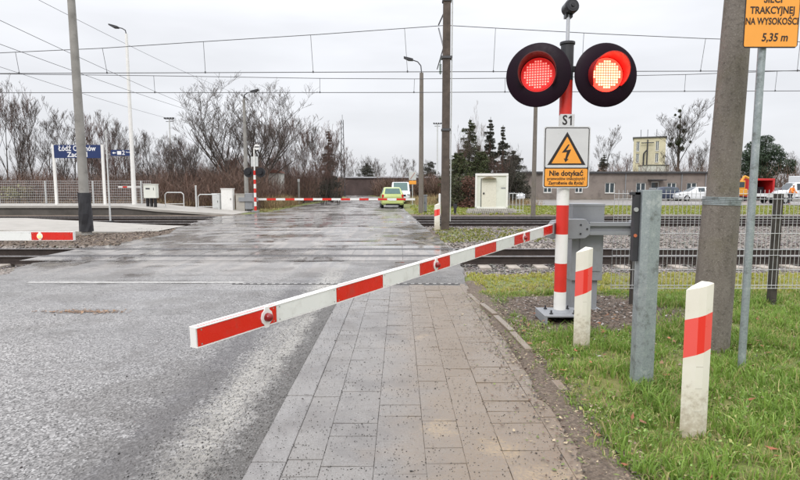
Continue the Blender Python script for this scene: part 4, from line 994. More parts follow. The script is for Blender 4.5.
for k in range(14):
    z0_, z1_ = z * k / 14, z * (k + 1) / 14; w0_, w1_ = .3 - .16 * k / 14, .3 - .16 * (k + 1) / 14; s_ = 1 if k % 2 else -1
    m.cyl((s_ * w0_, -w0_, z0_), (-s_ * w1_, -w1_, z1_), .03, n=4)
m.build('mast_frame', M['stick'], t); m = MB(); m.cyl((0, 0, z), (0, 0, z + .8), .03, n=6); m.build('rod', M['stick'], t)

# ------------------------------------------------------------------ overhead wires
def wire(m, pts, r):
    pts = [Vector(p) for p in pts]
    for a, b in zip(pts[:-1], pts[1:]): m.cyl(a, b, r, r, 5, caps=False)
def catenary(Y, cpts, mpts, drops, label):
    t = empty('overhead_line', (0, Y, 0), label, 'overhead line', group='overhead lines above the tracks')
    def curve(pp):
        xs_ = [p[0] for p in pp]; zs_ = [at(p[0], p[1], Y).z for p in pp]; X = [at(p[0], p[1], Y).x for p in pp]
        return X, zs_
    cX, cZ = curve(cpts); mX, mZ = curve(mpts)
    m = MB(); wire(m, [(x, 0, z) for x, z in zip(cX, cZ)], .017); m.build('contact_wire', M['stick'], t)
    m = MB(); wire(m, [(x, 0, z) for x, z in zip(mX, mZ)], .016); m.build('messenger_wire', M['stick'], t)
    for (pa, pb) in drops:
        X = at(pa, 60, Y).x; X2 = at(pb, 60, Y).x
        z1 = float(np.interp(X, mX, mZ)); z0 = float(np.interp(X2, cX, cZ)); m = MB(); wire(m, [(X, 0, z1), (X2, 0, z0)], .0105); m.cyl((X2, -.02, z0 - .03), (X2, -.02, z0 + .05), .03, n=6); m.build('dropper', M['stick'], t)
def sag(pts):
    return pts
catenary(24.05, [(-500, 76), (0, 73.6), (400, 72), (800, 71), (1300, 71)],
         [(-500, 28), (-250, 50), (-60, 55), (0, 53), (100, 48.5), (200, 42), (320, 34.5), (400, 28.8), (446, 25.5), (500, 28.5), (600, 34), (700, 38.5), (800, 42), (950, 42), (1200, 30)],
         [(-90, -88), (16, 18.5), (103, 106.5), (204, 205), (311, 313), (404.5, 407.5), (495, 493.5), (583, 582), (704.5, 701), (799, 798)], 'nearer overhead line with long droppers, rising to the wooden pole')
catenary(27.75, [(-500, 94), (0, 92.8), (400, 92.6), (800, 91), (1300, 90)],
         [(-500, 60), (-200, 72), (0, 74), (150, 75.8), (320, 78.5), (414, 79), (520, 78.2), (690, 74.5), (800, 70.5), (1000, 60), (1300, 60)],
         [(-40, -40), (153, 153.5), (319.5, 319.5), (414.5, 414), (505.5, 505.5), (686.5, 686), (778, 777)], 'farther overhead line hanging low over the last track')
def span(p0, p1, sagv, label, r=.012):
    m = MB(); p0, p1 = Vector(p0), Vector(p1); P = []
    for i in range(25):
        t_ = i / 24; p = p0.lerp(p1, t_); p.z -= sagv * 4 * t_ * (1 - t_); P.append(p)
    wire(m, P, r); o = m.build('power_cable', M['stick']); tag(o, label, 'cable', 'power cables slanting down at the left'); return o
for (a, b, Da, Db, lab) in (((-60, -8), (232, 122), 17, 60, 'power cable running from upper left down towards the far trees, thickest of the slanting ones'),
                            ((-60, 22), (232, 122), 17, 62, 'power cable just below the thickest slanting one at the left'),
                            ((-10, -25), (232, 92), 22, 66, 'faint topmost power cable slanting over the white lamp post'),
                            ((-60, 47), (200, 126), 22, 66, 'lowest slanting power cable passing in front of the left trees')):
    span(at(a[0], a[1], Da), at(b[0], b[1], Db), .25, lab, .011)

# ------------------------------------------------------------------ platform furniture
def box_on_legs():
    D = 31.6; x = at(151.5, 200, D).x; t = empty('control_cabinet', (x, D, .42), 'pale grey-green control cabinet on black legs on the far platform', 'cabinet')
    zb = at(150, 198, D).z - .42; zt_ = at(150, 184.5, D).z - .42; hw = .35
    m = MB(); m.box((-hw, -.2, zb), (hw, .2, zt_)); m.box((-hw - .02, -.23, zt_), (hw + .02, .23, zt_ + .03)); c = m.build('cabinet_body', M['cladding'], t, bevel=.01)
    m = MB(); m.box((-.22, -.208, zb + .5), (.02, -.203, zb + .58)); m.build('name_strip', M['dark'], c)
    m = MB(); m.box((.22, -.21, zb + .45), (.25, -.2, zb + .6)); m.build('handle', M['dark'], c)
    for dx in (-.22, 0, .22): m = MB(); m.box((dx - .05, -.1, -.05), (dx + .05, .1, zb)); m.build('leg', M['black'], t)
box_on_legs()
def hoop(px0, px1, py0, py1, D, gz, label):
    x0, x1 = at(px0, py1, D).x, at(px1, py1, D).x; zt_ = at(px0, py0, D).z - gz; t = empty('hoop_railing', ((x0 + x1) / 2, D, gz), label, 'railing', group='hoop railings at the end of the platform'); h = (x1 - x0) / 2
    m = MB(); m.tube([(-h, 0, -.05), (-h, 0, zt_ - .12), (-h + .12, 0, zt_), (h - .12, 0, zt_), (h, 0, zt_ - .12), (h, 0, -.05)], .028, 8); m.build('hoop', M['gtube'], t)
    m = MB(); m.tube([(-h, 0, .22), (h, 0, .22)], .02, 8); m.build('lower_bar', M['gtube'], t)
hoop(165.5, 184, 192.5, 207, 32.2, .32, 'white tubular hoop railing next to the grey-green cabinet')
hoop(198.5, 219, 194.5, 209, 33, .12, 'white tubular hoop railing in front of the white cabinets')
g0 = at(196.5, 209, 31.8); t = empty('bollard_post', (g0.x, 31.8, .1), 'slim pale post standing between the two hoop railings', 'post'); m = MB(); m.cyl((0, 0, -.05), (0, 0, at(196, 185.5, 31.8).z - .1), .045, n=10); m.build('shaft', M['lgrey'], t); m = MB(); m.cyl((0, 0, 1.49), (0, 0, 1.53), .055, n=10); m.build('cap', M['white'], t)
def cabinet(px0, px1, py0, py1, D, label, mt, name='utility_cabinet', dp=.4, cat='cabinet', group=None):
    x0, x1 = at(px0, py1, D).x, at(px1, py1, D).x; z1 = at(px0, py0, D).z; z0 = max(0, at(px0, py1, D).z - .1) if False else 0
    t = empty(name, ((x0 + x1) / 2, D, 0), label, cat, group=group); h = (x1 - x0) / 2
    m = MB(); m.box((-h, 0, .08), (h, dp, z1 - .05)); m.build('cabinet_body', mt, t, bevel=.01)
    m = MB(); m.box((-h - .03, -.03, z1 - .05), (h + .03, dp + .03, z1)); m.build('lid', mt, t, bevel=.01)
    m = MB(); m.box((-h + .05, -.012, .2), (h - .05, -.002, z1 - .12)); dr = m.build('door', mt, t)
    m = MB(); m.box((h - .14, -.03, z1 * .5), (h - .11, -.012, z1 * .5 + .12)); m.build('handle', M['dark'], dr)
    m = MB(); m.box((-h + .02, .02, 0), (h - .02, dp - .02, .08)); m.build('plinth', M['dark'], t); return t
cabinet(212.5, 220, 193.5, 209, 34, 'small pale cabinet left of the tall white cabinet', M['lgrey'])
cabinet(221.5, 233, 188.5, 210, 33.8, 'tall white utility cabinet between the small pale one and the concrete block', M['white'])
cabinet(424, 427, 195, 211, 32.6, 'narrow grey cabinet just right of the dark street lamp post', M['grey'])
g0 = at(240.5, 210, 33.8); t = empty('concrete_block', (g0.x, 33.8, 0), 'weathered tan concrete block beside the tall white cabinet', 'concrete block'); m = MB(); m.box((-.28, 0, 0), (.28, .3, 1.08)); m.build('slab', M['slabc'], t, bevel=.02); m = MB(); m.box((-.31, -.03, 1.08), (.31, .33, 1.12)); m.build('cap', M['slabc'], t)
# tiny platform-end gate boom
t = empty('small_boom', (at(141.5, 200, 32.6).x, 32.6, .5), 'small red and white boom in front of the platform lamp post', 'barrier'); m = MB(); z = at(130, 187, 32.6).z - .5; xx = at(118.5, 187, 32.6).x - at(141.5, 200, 32.6).x
for i in range(5): m.box((xx * (i + 1) / 5, -.04, z - .04), (xx * i / 5, .0, z + .04), i % 2)
m.build('boom', [M['white'], M['red']], t); m = MB(); m.box((-.035, -.03, 0), (.035, .03, z + .15)); m.build('post', M['gtube'], t)

# ------------------------------------------------------------------ cabin beyond the tracks
D = 36; x0, x1 = at(475, 210, D).x, at(507.5, 210, D).x; zt_ = at(490, 173.5, D).z
t = empty('equipment_cabin', ((x0 + x1) / 2, D, 0), 'white metal equipment cabin with a door, on the grass beyond the tracks', 'cabin'); h = (x1 - x0) / 2
m = MB(); m.box((-h + .1, .06, .12), (h - .1, 2.6, zt_ - .12)); m.build('wall', M['cladding'], t)
m = MB()
for s in (-1, 1):
    for y_ in (0, 2.56): m.box((s * h - (.14 if s > 0 else 0), y_, .1), (s * h + (.14 if s < 0 else 0), y_ + .12, zt_))
m.box((-h, -.02, zt_ - .16), (h, 2.7, zt_ + .002)); m.box((-h, 0, .1), (h, 2.68, .2)); m.build('frame', M['white'], t, bevel=.01)
dx0, dx1 = at(481.5, 200, D).x - (x0 + x1) / 2, at(496, 200, D).x - (x0 + x1) / 2
m = MB(); m.box((dx0, .02, .2), (dx1, .058, 2.05)); dr = m.build('door', M['cream'], t, bevel=.005)
m = MB(); m.box((dx0 + .1, -.02, 1.05), (dx0 + .2, .018, 1.16)); m.build('handle', M['dark'], dr)
m = MB(); m.box((dx0 - .05, .03, .2), (dx0 - .004, .057, 2.1)); m.build('door_gap', M['dark'], t)
m = MB(); N_ = 10; P = [(dx0 + (dx1 - dx0) * i / N_, 2.08 + .12 * math.sin(math.pi * i / N_)) for i in range(N_ + 1)]; m.prism(P, -.28, .055, 'y'); m.build('canopy', mat('brown_canopy', (.25, .2, .12), .6), t)
m = MB(); m.box((.62, .05, 1.42), (.92, .059, 1.5)); m.build('vent', M['grey'], t)
m = MB()
for i in range(4): m.box((-h + .3 + i * .45, .2, 0), (-h + .55 + i * .45, 2.4, .1))
m.build('footing', M['slabc'], t)
t.rotation_euler[2] = -R(10)
# slab row in front of cabin
t = empty('concrete_slope', (at(492, 214, 31.3).x, 31.3, 0), 'row of pale ribbed concrete blocks in front of the white cabin', 'concrete blocks')
m = MB()
for i in range(24):
    xx = -1.35 + i * .115; m.box((xx, 0, 0), (xx + .075, .12, .17 + .03 * math.sin(i))); m.box((xx, .3, .0), (xx + .09, .7, .27))
m.build('rib', M['slabc'], t); m = MB(); m.box((-1.4, .10, 0), (1.45, .75, .15)); m.build('bed', M['slabc'], t)
# grey tube railing right of the cabin
t = empty('tube_railing', (at(516, 213, 32.5).x, 32.5, 0), 'grey tube railing on the grass right of the white cabin', 'railing')
m = MB()
for i in range(5): m.cyl((-.42 + i * .21, 0, 0), (-.42 + i * .21, 0, 1.15), .018, n=6)
m.tube([(-.42, 0, 1.15), (.42, 0, 1.15)], .022, 6); m.tube([(-.42, 0, .15), (.42, 0, .15)], .02, 6); m.build('railing_frame', M['lgrey'], t); m = MB(); m.box((-.5, -.06, 0), (.5, .06, .03)); m.build('foot', M['slabc'], t)
# round blue sign/no-stopping at far right of road
t = empty('road_sign', (at(412.5, 208, 46).x, 46, 0), 'white square road sign with orange plate below, right of the white van', 'road sign')
z0, z1 = at(412, 180, 46).z, at(412, 172, 46).z
m = MB(); m.cyl((0, 0, 0), (0, 0, z1), .035, n=8); m.build('post', M['lgrey'], t)
m = MB(); m.box((-.3, -.05, z0), (.3, -.03, z1)); pn = m.build('sign_panel', M['lgrey'], t); m = MB(); m.prism([(-.22, z0 + .08), (-.16, z0 + .06), (.22, z1 - .08), (.16, z1 - .06)], -.06, -.051, 'y'); m.build('diagonal_mark', mat('dull_red_mark', (.4, .2, .18), .5), pn)
m = MB(); m.box((-.3, -.05, z0 - .36), (.3, -.03, z0 - .06)); m.build('plate', M['orange'], t)
# low post near 276 px beyond tracks & far left post
for (px, py0, py1, D, lab) in ((299, 179, 197, 47, 'short dark post in the dry grass left of the far road'), (455, 204, 215, 31, 'short rusty stake on the grass just beyond the tracks')):
    b = at(px, py1, D); t = empty('stake', (b.x, D, 0), lab, 'post'); z = at(px, py0, D).z; m = MB(); m.box((-.07, -.05, 0), (.07, .05, z)); m.build('shaft', M['lconc' if px < 400 else 'dark'], t); m = MB(); m.box((-.1, -.07, z - .25), (.1, -.05, z)); m.build('plate', M['lgrey' if px < 400 else 'dark'], t)
# little white brick hut behind left scrub
D = 48; x0, x1 = at(269, 200, D).x, at(281, 200, D).x; t = empty('hut', ((x0 + x1) / 2, D, 0), 'small whitewashed hut with red-brown roof behind the far crossing signal', 'hut'); h = (x1 - x0) / 2
m = MB(); m.box((-h, 0, 0), (h, 1.6, at(275, 173, D).z)); m.build('wall', M['whitewall'], t); z = at(275, 173, D).z
m = MB(); m.prism([(-h - .12, z), (h + .12, z), (h * .3, z + .3), (-h * .3, z + .3)], -.1, 1.7, 'y'); m.build('roof', mat('red_brown_tile', (.16, .07, .05), .8), t)

# ------------------------------------------------------------------ buildings
def building(name, px0, px1, D, ztop, depth, label, wm, rm, wins, doors=(), over=.15, par=.18):
    x0, x1 = at(px0, 190, D).x, at(px1, 190, D).x; c0 = (x0 + x1) / 2; h = (x1 - x0) / 2
    t = empty(name, (c0, D, 0), label, 'building')
    m = MB()
    # front wall with real openings: grid cells
    ops = [(at(a, 190, D).x - c0, at(b, 190, D).x - c0, z0, z1) for (a, b, z0, z1) in list(wins) + list(doors)]
    ex = sorted(set([-h, h] + [o[0] for o in ops] + [o[1] for o in ops])); ez = sorted(set([0, ztop] + [o[2] for o in ops] + [o[3] for o in ops]))
    for i in range(len(ex) - 1):
        for j in range(len(ez) - 1):
            cxm, czm = (ex[i] + ex[i+1]) / 2, (ez[j] + ez[j+1]) / 2
            if any(o[0] < cxm < o[1] and o[2] < czm < o[3] for o in ops): continue
            m.add([(ex[i], 0, ez[j]), (ex[i+1], 0, ez[j]), (ex[i+1], 0, ez[j+1]), (ex[i], 0, ez[j+1])], [(0, 1, 2, 3)])
    for o in ops:
        a, b, z0, z1 = o
        m.add([(a, 0, z0), (b, 0, z0), (b, .22, z0), (a, .22, z0)], [(0,1,2,3)]); m.add([(a, 0, z1), (b, 0, z1), (b, .22, z1), (a, .22, z1)], [(3,2,1,0)])
        m.add([(a, 0, z0), (a, .22, z0), (a, .22, z1), (a, 0, z1)], [(0,1,2,3)]); m.add([(b, 0, z0), (b, .22, z0), (b, .22, z1), (b, 0, z1)], [(3,2,1,0)])
    m.add([(-h, 0, 0), (-h, depth, 0), (-h, depth, ztop), (-h, 0, ztop)], [(3,2,1,0)]); m.add([(h, 0, 0), (h, depth, 0), (h, depth, ztop), (h, 0, ztop)], [(0,1,2,3)])
    m.add([(-h, depth, 0), (h, depth, 0), (h, depth, ztop), (-h, depth, ztop)], [(3,2,1,0)])
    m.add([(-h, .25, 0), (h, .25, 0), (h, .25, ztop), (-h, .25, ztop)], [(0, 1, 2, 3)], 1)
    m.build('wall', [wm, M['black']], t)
    m = MB(); m.box((-h - over, -over, ztop), (h + over, depth + over, ztop + par)); m.build('roof', rm, t)
    for k, o in enumerate(ops):
        a, b, z0, z1 = o; isd = k >= len(wins)
        f = MB(); e = .09
        f.box((a, .12, z0), (b, .2, z0 + e)); f.box((a, .12, z1 - e), (b, .2, z1)); f.box((a, .12, z0 + e), (a + e, .2, z1 - e)); f.box((b - e, .12, z0 + e), (b, .2, z1 - e))
        if not isd: f.box(((a + b) / 2 - .05, .125, z0 + e), ((a + b) / 2 + .05, .195, z1 - e))
        else: f.box((a + e, .13, z0 + e), (b - e, .19, z0 + (z1 - z0) * .5))
        fr = f.build('door' if isd else 'window', M['frame'], t)
        g = MB(); g.box((a + e, .15, z0 + e), (b - e, .16, z1 - e)); g.build('pane', M['glass'], fr)
        if not isd: s = MB(); s.box((a - .05, -.06, z0 - .07), (b + .05, .12, z0 - .003)); s.build('sill', M['slabc'], fr)
    return t, c0
D = 64; zt_ = at(600, 171.5, D).z
tb, c0 = building('low_building', 524, 713, D, zt_ - .18, 9, 'long low grey-brown flat-roofed building behind the parked cars', M['render'], M['roof'],
    [(543.5, 552, .8, 1.95), (575, 583, .8, 1.95), (605, 615, .75, 2.0), (636, 646, .75, 2.0), (667, 676.5, .6, 2.0), (686.5, 697, .6, 2.0)], [(651, 659, .05, 2.1)])
for px_ in (560, 625, 681, 705): m = MB(); a = at(px_, 190, D).x - c0; m.cyl((a, -.07, .1), (a, -.07, zt_ - .2), .055, n=8); m.build('downpipe', M['grey'], tb)
m = MB(); a = (at(713, 190, D).x - at(524, 190, D).x) / 2; m.box((-a - .1, -.30, zt_ - .24), (a + .1, -.16, zt_ - .13)); m.build('gutter', M['dark'], tb)
m = MB(); a = at(655, 190, D).x - c0; m.box((a - .9, -.9, 2.25), (a + .9, -.003, 2.35)); m.build('door_canopy', M['dark'], tb)
D = 105; zt_ = at(650, 138, D).z
ty, c0 = building('yellow_building', 633, 662, D, zt_, 8, 'pale yellow rendered building block rising behind the low grey building', M['yellowwall'], M['roof'],
    [(635.5, 638.5, at(0, 146, D).z - 1, at(0, 146, D).z + .9), (635.5, 638.5, at(0, 158, D).z - .9, at(0, 158, D).z + .9), (653, 656, at(0, 146, D).z - 1, at(0, 146, D).z + .9), (653, 656, at(0, 158, D).z - .9, at(0, 158, D).z + .9)], over=.2, par=.25)
m = MB(); z = at(650, 143, D).z; a = at(647.5, 150, D).x - c0
m.tube([(a, -.5, 3), (a, -.5, z + .6)], .12, 6); m.tube([(a - 1.1, -.5, z), (a + 1.1, -.5, z)], .1, 6); m.tube([(a - .6, -.5, 3), (a - .6, -.5, z - 2), (a - .1, -.5, z - 1.4)], .14, 6); m.build('flue_pipe', M['dark'], ty)
ty.rotation_euler[2] = -R(24)
for dx in (-1.6, -.4, 1.2): m = MB(); m.cyl((dx, 2, zt_ + .2), (dx, 2, zt_ + 1.8), .05, n=5); m.build('aerial', M['stick'], ty)
D = 100; x0, x1 = at(626, 190, D).x, at(668, 190, D).x
t = empty('white_building', ((x0 + x1) / 2, D, 0), 'low white block in front of the yellow building', 'building'); h = (x1 - x0) / 2; z = at(650, 165.5, D).z
m = MB(); m.box((-h * .0, 0, 0), (h, 4, z)); m.build('wall', M['whitewall'], t); m = MB(); m.box((-.1, -.1, z), (h + .1, 4.1, z + .15)); m.build('roof', M['roof'], t)
D = 92; x0, x1 = at(300, 190, D).x, at(447, 190, D).x
t = empty('long_shed', ((x0 + x1) / 2, D, 0), 'long dark shed with a pale roof edge across the end of the road', 'building'); h = (x1 - x0) / 2; z = at(400, 178, D).z
m = MB(); m.box((-h, 0, 0), (h, 6, z)); m.build('wall', mat('brown_shed_wall', (.085, .06, .055), .9, var=.25, scale=.8), t); m = MB(); m.box((-h - .2, -.3, z), (h + .2, 6.3, z + .22)); m.build('roof', mat('pale_metal_roof', (.42, .42, .44), .5, var=.1), t)

# car park and access road on the right
m = MB(); m.add([(3.5, 44.5, .006), (70, 46.5, .006), (70, 63.5, .006), (6, 63.5, .006)], [(0, 1, 2, 3)]); tag(m.build('car_park', mat('wet_grey_yard', (.22, .205, .19), .4, var=.3, scale=.5, dirt=(.10, .085, .07), dirt_amt=.7)), kind='structure')

# ------------------------------------------------------------------ vehicles
def loft(stations, W=1.0):
    m = MB(); rings = []
    for (y, zb, belt, roof, wb, wr) in stations:
        zm = zb + (belt - zb) * .45
        half = [(wb * .86, zb), (wb * .98, zb + .08), (wb * 1.0, zm), (wb * .97, belt), ((wr), roof - .06), (wr * .86, roof)]
        rings.append([(x, y, z) for x, z in half] + [(-x, y, z) for x, z in reversed(half)])
    n = len(rings[0])
    for a, b in zip(rings[:-1], rings[1:]):
        m.add(a + b, [(i, n + i, n + (i + 1) % n, (i + 1) % n) for i in range(n)])
    m.add(rings[0], [tuple(range(n))]); m.add(rings[-1], [tuple(range(n - 1, -1, -1))]); return m, rings
def wheels(t, ys, x, r):
    for y in ys:
        for s in (-1, 1):
            m = MB(); m.cyl((s * (x - .17), y, r), (s * (x + .015), y, r), r, n=20); wh = m.build('wheel', M['tyre'], t, smooth=True)
            m = MB(); m.cyl((s * (x + .012), y, r), (s * (x + .022), y, r), r * .62, r * .55, 14); m.build('rim', M['alu'], wh)
def lerp3(a, b, t_): return tuple(a[i] + (b[i] - a[i]) * t_ for i in range(3))
def panel(pts, off, name, mt, parent):
    a, b, c, d = [Vector(p) for p in pts]; nn = (b - a).cross(d - a).normalized(); cen = (a + b + c + d) / 4
    if nn.dot(cen - Vector((0, cen.y * .3, .9))) < 0: nn = -nn
    m = MB(); v1 = [p + nn * off for p in (a, b, c, d)]; v0 = [p - nn * .01 for p in (a, b, c, d)]
    m.add(v0 + v1, [(0,1,2,3),(4,5,6,7),(0,1,5,4),(1,2,6,5),(2,3,7,6),(3,0,4,7)]); return m.build(name, mt, parent)
def car(name, label, loc, rz, st, paint, wy, wr_, glass, cabin, scr, rear, cat='car', W=.82, sidewin=True):
    t = empty(name, loc, label, cat, rz=rz)
    m, rings = loft(st); body = m.build('body', paint, t, smooth=True)
    wheels(t, wy, W - .02, wr_)
    L3, L4 = 3, 4
    def wpan(i, j, nm, inset=.1):   # between station i and j across the car (windscreen / rear)
        a, b = rings[i], rings[j]; lo0 = a[4 if st[i][3] - st[i][2] < .2 else 3]; 
        loL, loR = a[3], a[8]; hiL, hiR = b[4], b[7]
        p = [lerp3(a[5], a[6], .02), lerp3(a[5], a[6], .98), lerp3(b[5], b[6], .98), lerp3(b[5], b[6], .02)]
        q0 = [lerp3(p[0], p[3], .04), lerp3(p[1], p[2], .04), lerp3(p[1], p[2], .94), lerp3(p[0], p[3], .94)]
        panel(q0, .014, nm, glass, body)
    wpan(*scr, 'windscreen'); 
    if rear: wpan(*rear, 'rear_window')
    if sidewin:
        for (i, j) in cabin:
            for s in (3, 8):
                k = 4 if s == 3 else 7; a, b = rings[i], rings[j]
                p = [a[s], b[s], b[k], a[k]]
                c = [sum(q[x] for q in p) / 4 for x in range(3)]; p = [lerp3(c, q, .86) for q in p]; panel(p, .012, 'side_window', glass, body)
    return t, body
HATCH = [(-1.93, .38, .78, .84, .72, .66), (-1.86, .25, .96, 1.02, .80, .70), (-1.52, .22, .98, 1.44, .82, .60), (-.9, .22, .96, 1.51, .82, .60), (-.0, .22, .94, 1.50, .82, .60), (.3, .22, .93, 1.45, .82, .60), (1.0, .22, .90, .97, .82, .72), (1.65, .25, .78, .84, .80, .66), (1.93, .35, .58, .64, .70, .60)]
t, b = car('parked_car', 'small lime green hatchback seen from behind, waiting beyond the far barrier', (gr(391, 208.2).x, 40.6, 0), R(4), HATCH, M['lime'], (-1.25, 1.25), .3, M['glassgreen'], [(2, 3), (3, 4)], (6, 5), (1, 2))
for s in (-1, 1):
    m = MB(); m.box((s * .70 - .07, -1.93, .74), (s * .70 + .07, -1.82, 1.0)); m.build('tail_lamp', M['tail'], t, bevel=.02)
m = MB(); m.box((-.25, -1.955, .55), (.25, -1.92, .66)); m.build('number_plate', M['plate'], t)
m = MB(); m.box((-.74, -1.97, .34), (.74, -1.88, .50)); m.build('bumper', M['lime'], t, bevel=.03)
m = MB(); m.box((-.5, -1.9, .22), (.5, -1.85, .33)); m.build('underside', M['black'], t)
VAN = [(-2.5, .3, 1.1, 1.85, .88, .84), (-2.45, .22, 1.1, 1.93, .92, .82), (0, .22, 1.1, 1.97, .92, .80), (.9, .22, 1.1, 1.95, .92, .78), (1.7, .22, 1.06, 1.15, .92, .82), (2.3, .25, .9, 1.0, .90, .80), (2.5, .35, .62, .70, .82, .74)]
def van_front(t):
    for s in (-1, 1):
        m = MB(); m.box((s * .70 - .13, 2.36, .68), (s * .70 + .13, 2.47, .86)); m.build('headlight', M['lampglass'], t, bevel=.02)
        m = MB(); m.box((s * .98 - .09, 1.35, 1.1), (s * .98 + .09, 1.45, 1.32)); m.build('mirror', M['black'], t, bevel=.02)
    m = MB(); m.box((-.5, 2.44, .64), (.5, 2.50, .82)); m.build('grille', M['black'], t); m = MB(); m.box((-.85, 2.42, .32), (.85, 2.54, .50)); m.build('bumper', M['dark'], t, bevel=.02)
    m = MB(); m.box((-.26, 2.545, .40), (.26, 2.55, .50)); m.build('number_plate', M['plate'], t)
t, b = car('van', 'white van facing the crossing, standing behind the lime green hatchback', (at(400.5, 203, 50).x, 52, 0), R(180), VAN, M['vanwhite'], (-1.55, 1.55), .33, M['glassgreen'], [(2, 3)], (4, 3), None, cat='van', W=.92)
van_front(t)
EST = [(-2.15, .38, .85, .92, .76, .70), (-2.1, .25, .97, 1.05, .84, .74), (-1.75, .22, .98, 1.42, .86, .62), (-.6, .22, .97, 1.50, .86, .62), (.2, .22, .95, 1.49, .86, .62), (1.1, .22, .92, .98, .86, .76), (1.8, .25, .80, .86, .84, .70), (2.15, .35, .60, .66, .74, .62)]
D = 58
t, b = car('parked_car', 'white estate car parked side on, just left of the thick concrete pole', (at(695.5, 200, D).x, D, 0), R(90), EST, M['vanwhite'], (-1.35, 1.35), .32, M['glass'], [(2, 3), (3, 4)], (5, 4), (1, 2), W=.86)
for s in (-1, 1): m = MB(); m.box((s * .72 - .1, 2.0, .62), (s * .72 + .1, 2.1, .74)); m.build('headlight', M['lampglass'], t)
t, b = car('parked_car', 'dark blue car half hidden behind the galvanised channel post', (at(663, 200, 59).x, 59.5, 0), R(90), HATCH, M['darkcar'], (-1.25, 1.25), .3, M['glass'], [(2, 3), (3, 4)], (6, 5), (1, 2))
for s in (-1, 1): m = MB(); m.box((s * .6 - .1, 1.78, .6), (s * .6 + .1, 1.9, .72)); m.build('headlight', M['lampglass'], t)
t, b = car('parked_car', 'white car seen end on between the cabin and the dark pole', (at(512, 200, 55).x, 55, 0), R(186), HATCH, M['vanwhite'], (-1.25, 1.25), .3, M['glass'], [(2, 3), (3, 4)], (6, 5), (1, 2))
for s in (-1, 1): m = MB(); m.box((s * .6 - .1, 1.78, .6), (s * .6 + .1, 1.9, .72)); m.build('headlight', M['lampglass'], t)
t, b = car('van', 'white panel van at the right, in front of the trees by the red container', (at(797, 196, 57).x + .9, 58, 0), R(90), VAN, M['vanwhite'], (-1.55, 1.55), .33, M['glass'], [(2, 3)], (4, 3), None, cat='van', W=.92)
van_front(t)
# flatbed trailer
D = 50; t = empty('trailer', (at(774, 205, D).x, D, 0), 'white low flatbed trailer standing behind the mesh fence at the right', 'trailer')
m = MB(); m.box((-1.25, -.8, .62), (1.25, .8, .70)); m.box((-1.3, -.85, .55), (1.3, -.8, .86)); m.box((-1.3, .8, .55), (1.3, .85, .86)); m.build('bed', M['lgrey'], t)
m = MB(); m.box((1.3, -.05, .5), (2.3, .05, .6)); m.build('drawbar', M['dark'], t)
for s in (-1, 1):
    for x_ in (-.4, .35): m = MB(); m.cyl((x_, s * .8, .28), (x_, s * .97, .28), .28, n=18); wh = m.build('wheel', M['tyre'], t); m = MB(); m.cyl((x_, s * .968, .28), (x_, s * .98, .28), .16, n=12); m.build('rim', M['alu'], wh)
# red container with open end
D = 60; x0, x1 = at(747.5, 190, D).x, at(774.5, 190, D).x; t = empty('red_container', ((x0 + x1) / 2, D, 0), 'open red container with dark inside, left of the white panel van', 'container'); h = (x1 - x0) / 2; z1 = at(760, 178.5, D).z
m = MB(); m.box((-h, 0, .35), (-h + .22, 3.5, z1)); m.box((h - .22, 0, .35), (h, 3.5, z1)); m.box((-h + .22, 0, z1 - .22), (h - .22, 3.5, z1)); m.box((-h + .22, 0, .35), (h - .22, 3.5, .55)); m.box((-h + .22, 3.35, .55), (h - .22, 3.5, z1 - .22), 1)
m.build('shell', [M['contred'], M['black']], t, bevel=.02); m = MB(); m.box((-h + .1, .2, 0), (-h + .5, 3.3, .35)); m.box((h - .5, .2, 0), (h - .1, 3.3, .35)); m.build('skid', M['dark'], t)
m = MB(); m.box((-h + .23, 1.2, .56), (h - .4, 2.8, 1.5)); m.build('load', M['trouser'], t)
# excavator
D = 56; t = empty('excavator', (at(733, 198, D).x, D, 0), 'orange-yellow excavator peeking out right of the thick concrete pole', 'excavator')
for s in (-1, 1):
    m = MB(); P = [(1.2 * math.cos(a_) + (.0), .3 + .28 * math.sin(a_)) for a_ in [2 * math.pi * i / 16 for i in range(16)]]; m.prism(P, s * .75 - .18, s * .75 + .18, 'y'); m.build('crawler_track', M['tyre'], t)
m = MB(); m.box((-1.2, -.75, .62), (1.0, .75, 1.3)); m.build('body', M['digger'], t, bevel=.08)
m = MB(); m.box((-.1, -.72, 1.3), (.75, .1, 2.15)); cb = m.build('cab', M['digger'], t, bevel=.05); m = MB(); m.box((.0, -.735, 1.45), (.65, -.725, 2.0)); m.build('window', M['glass'], cb)
m = MB(); m.tube([(.6, .4, 1.3), (1.3, .4, 2.6), (2.2, .4, 2.2)], .13, 8); m.tube([(2.2, .4, 2.2), (2.3, .4, .8)], .1, 8); ar = m.build('boom', M['digger'], t); m = MB(); m.prism([(2.05, .8), (2.5, .8), (2.55, .4), (2.2, .2), (1.95, .4)], .1, .7, 'y'); m.build('bucket', M['dark'], ar)
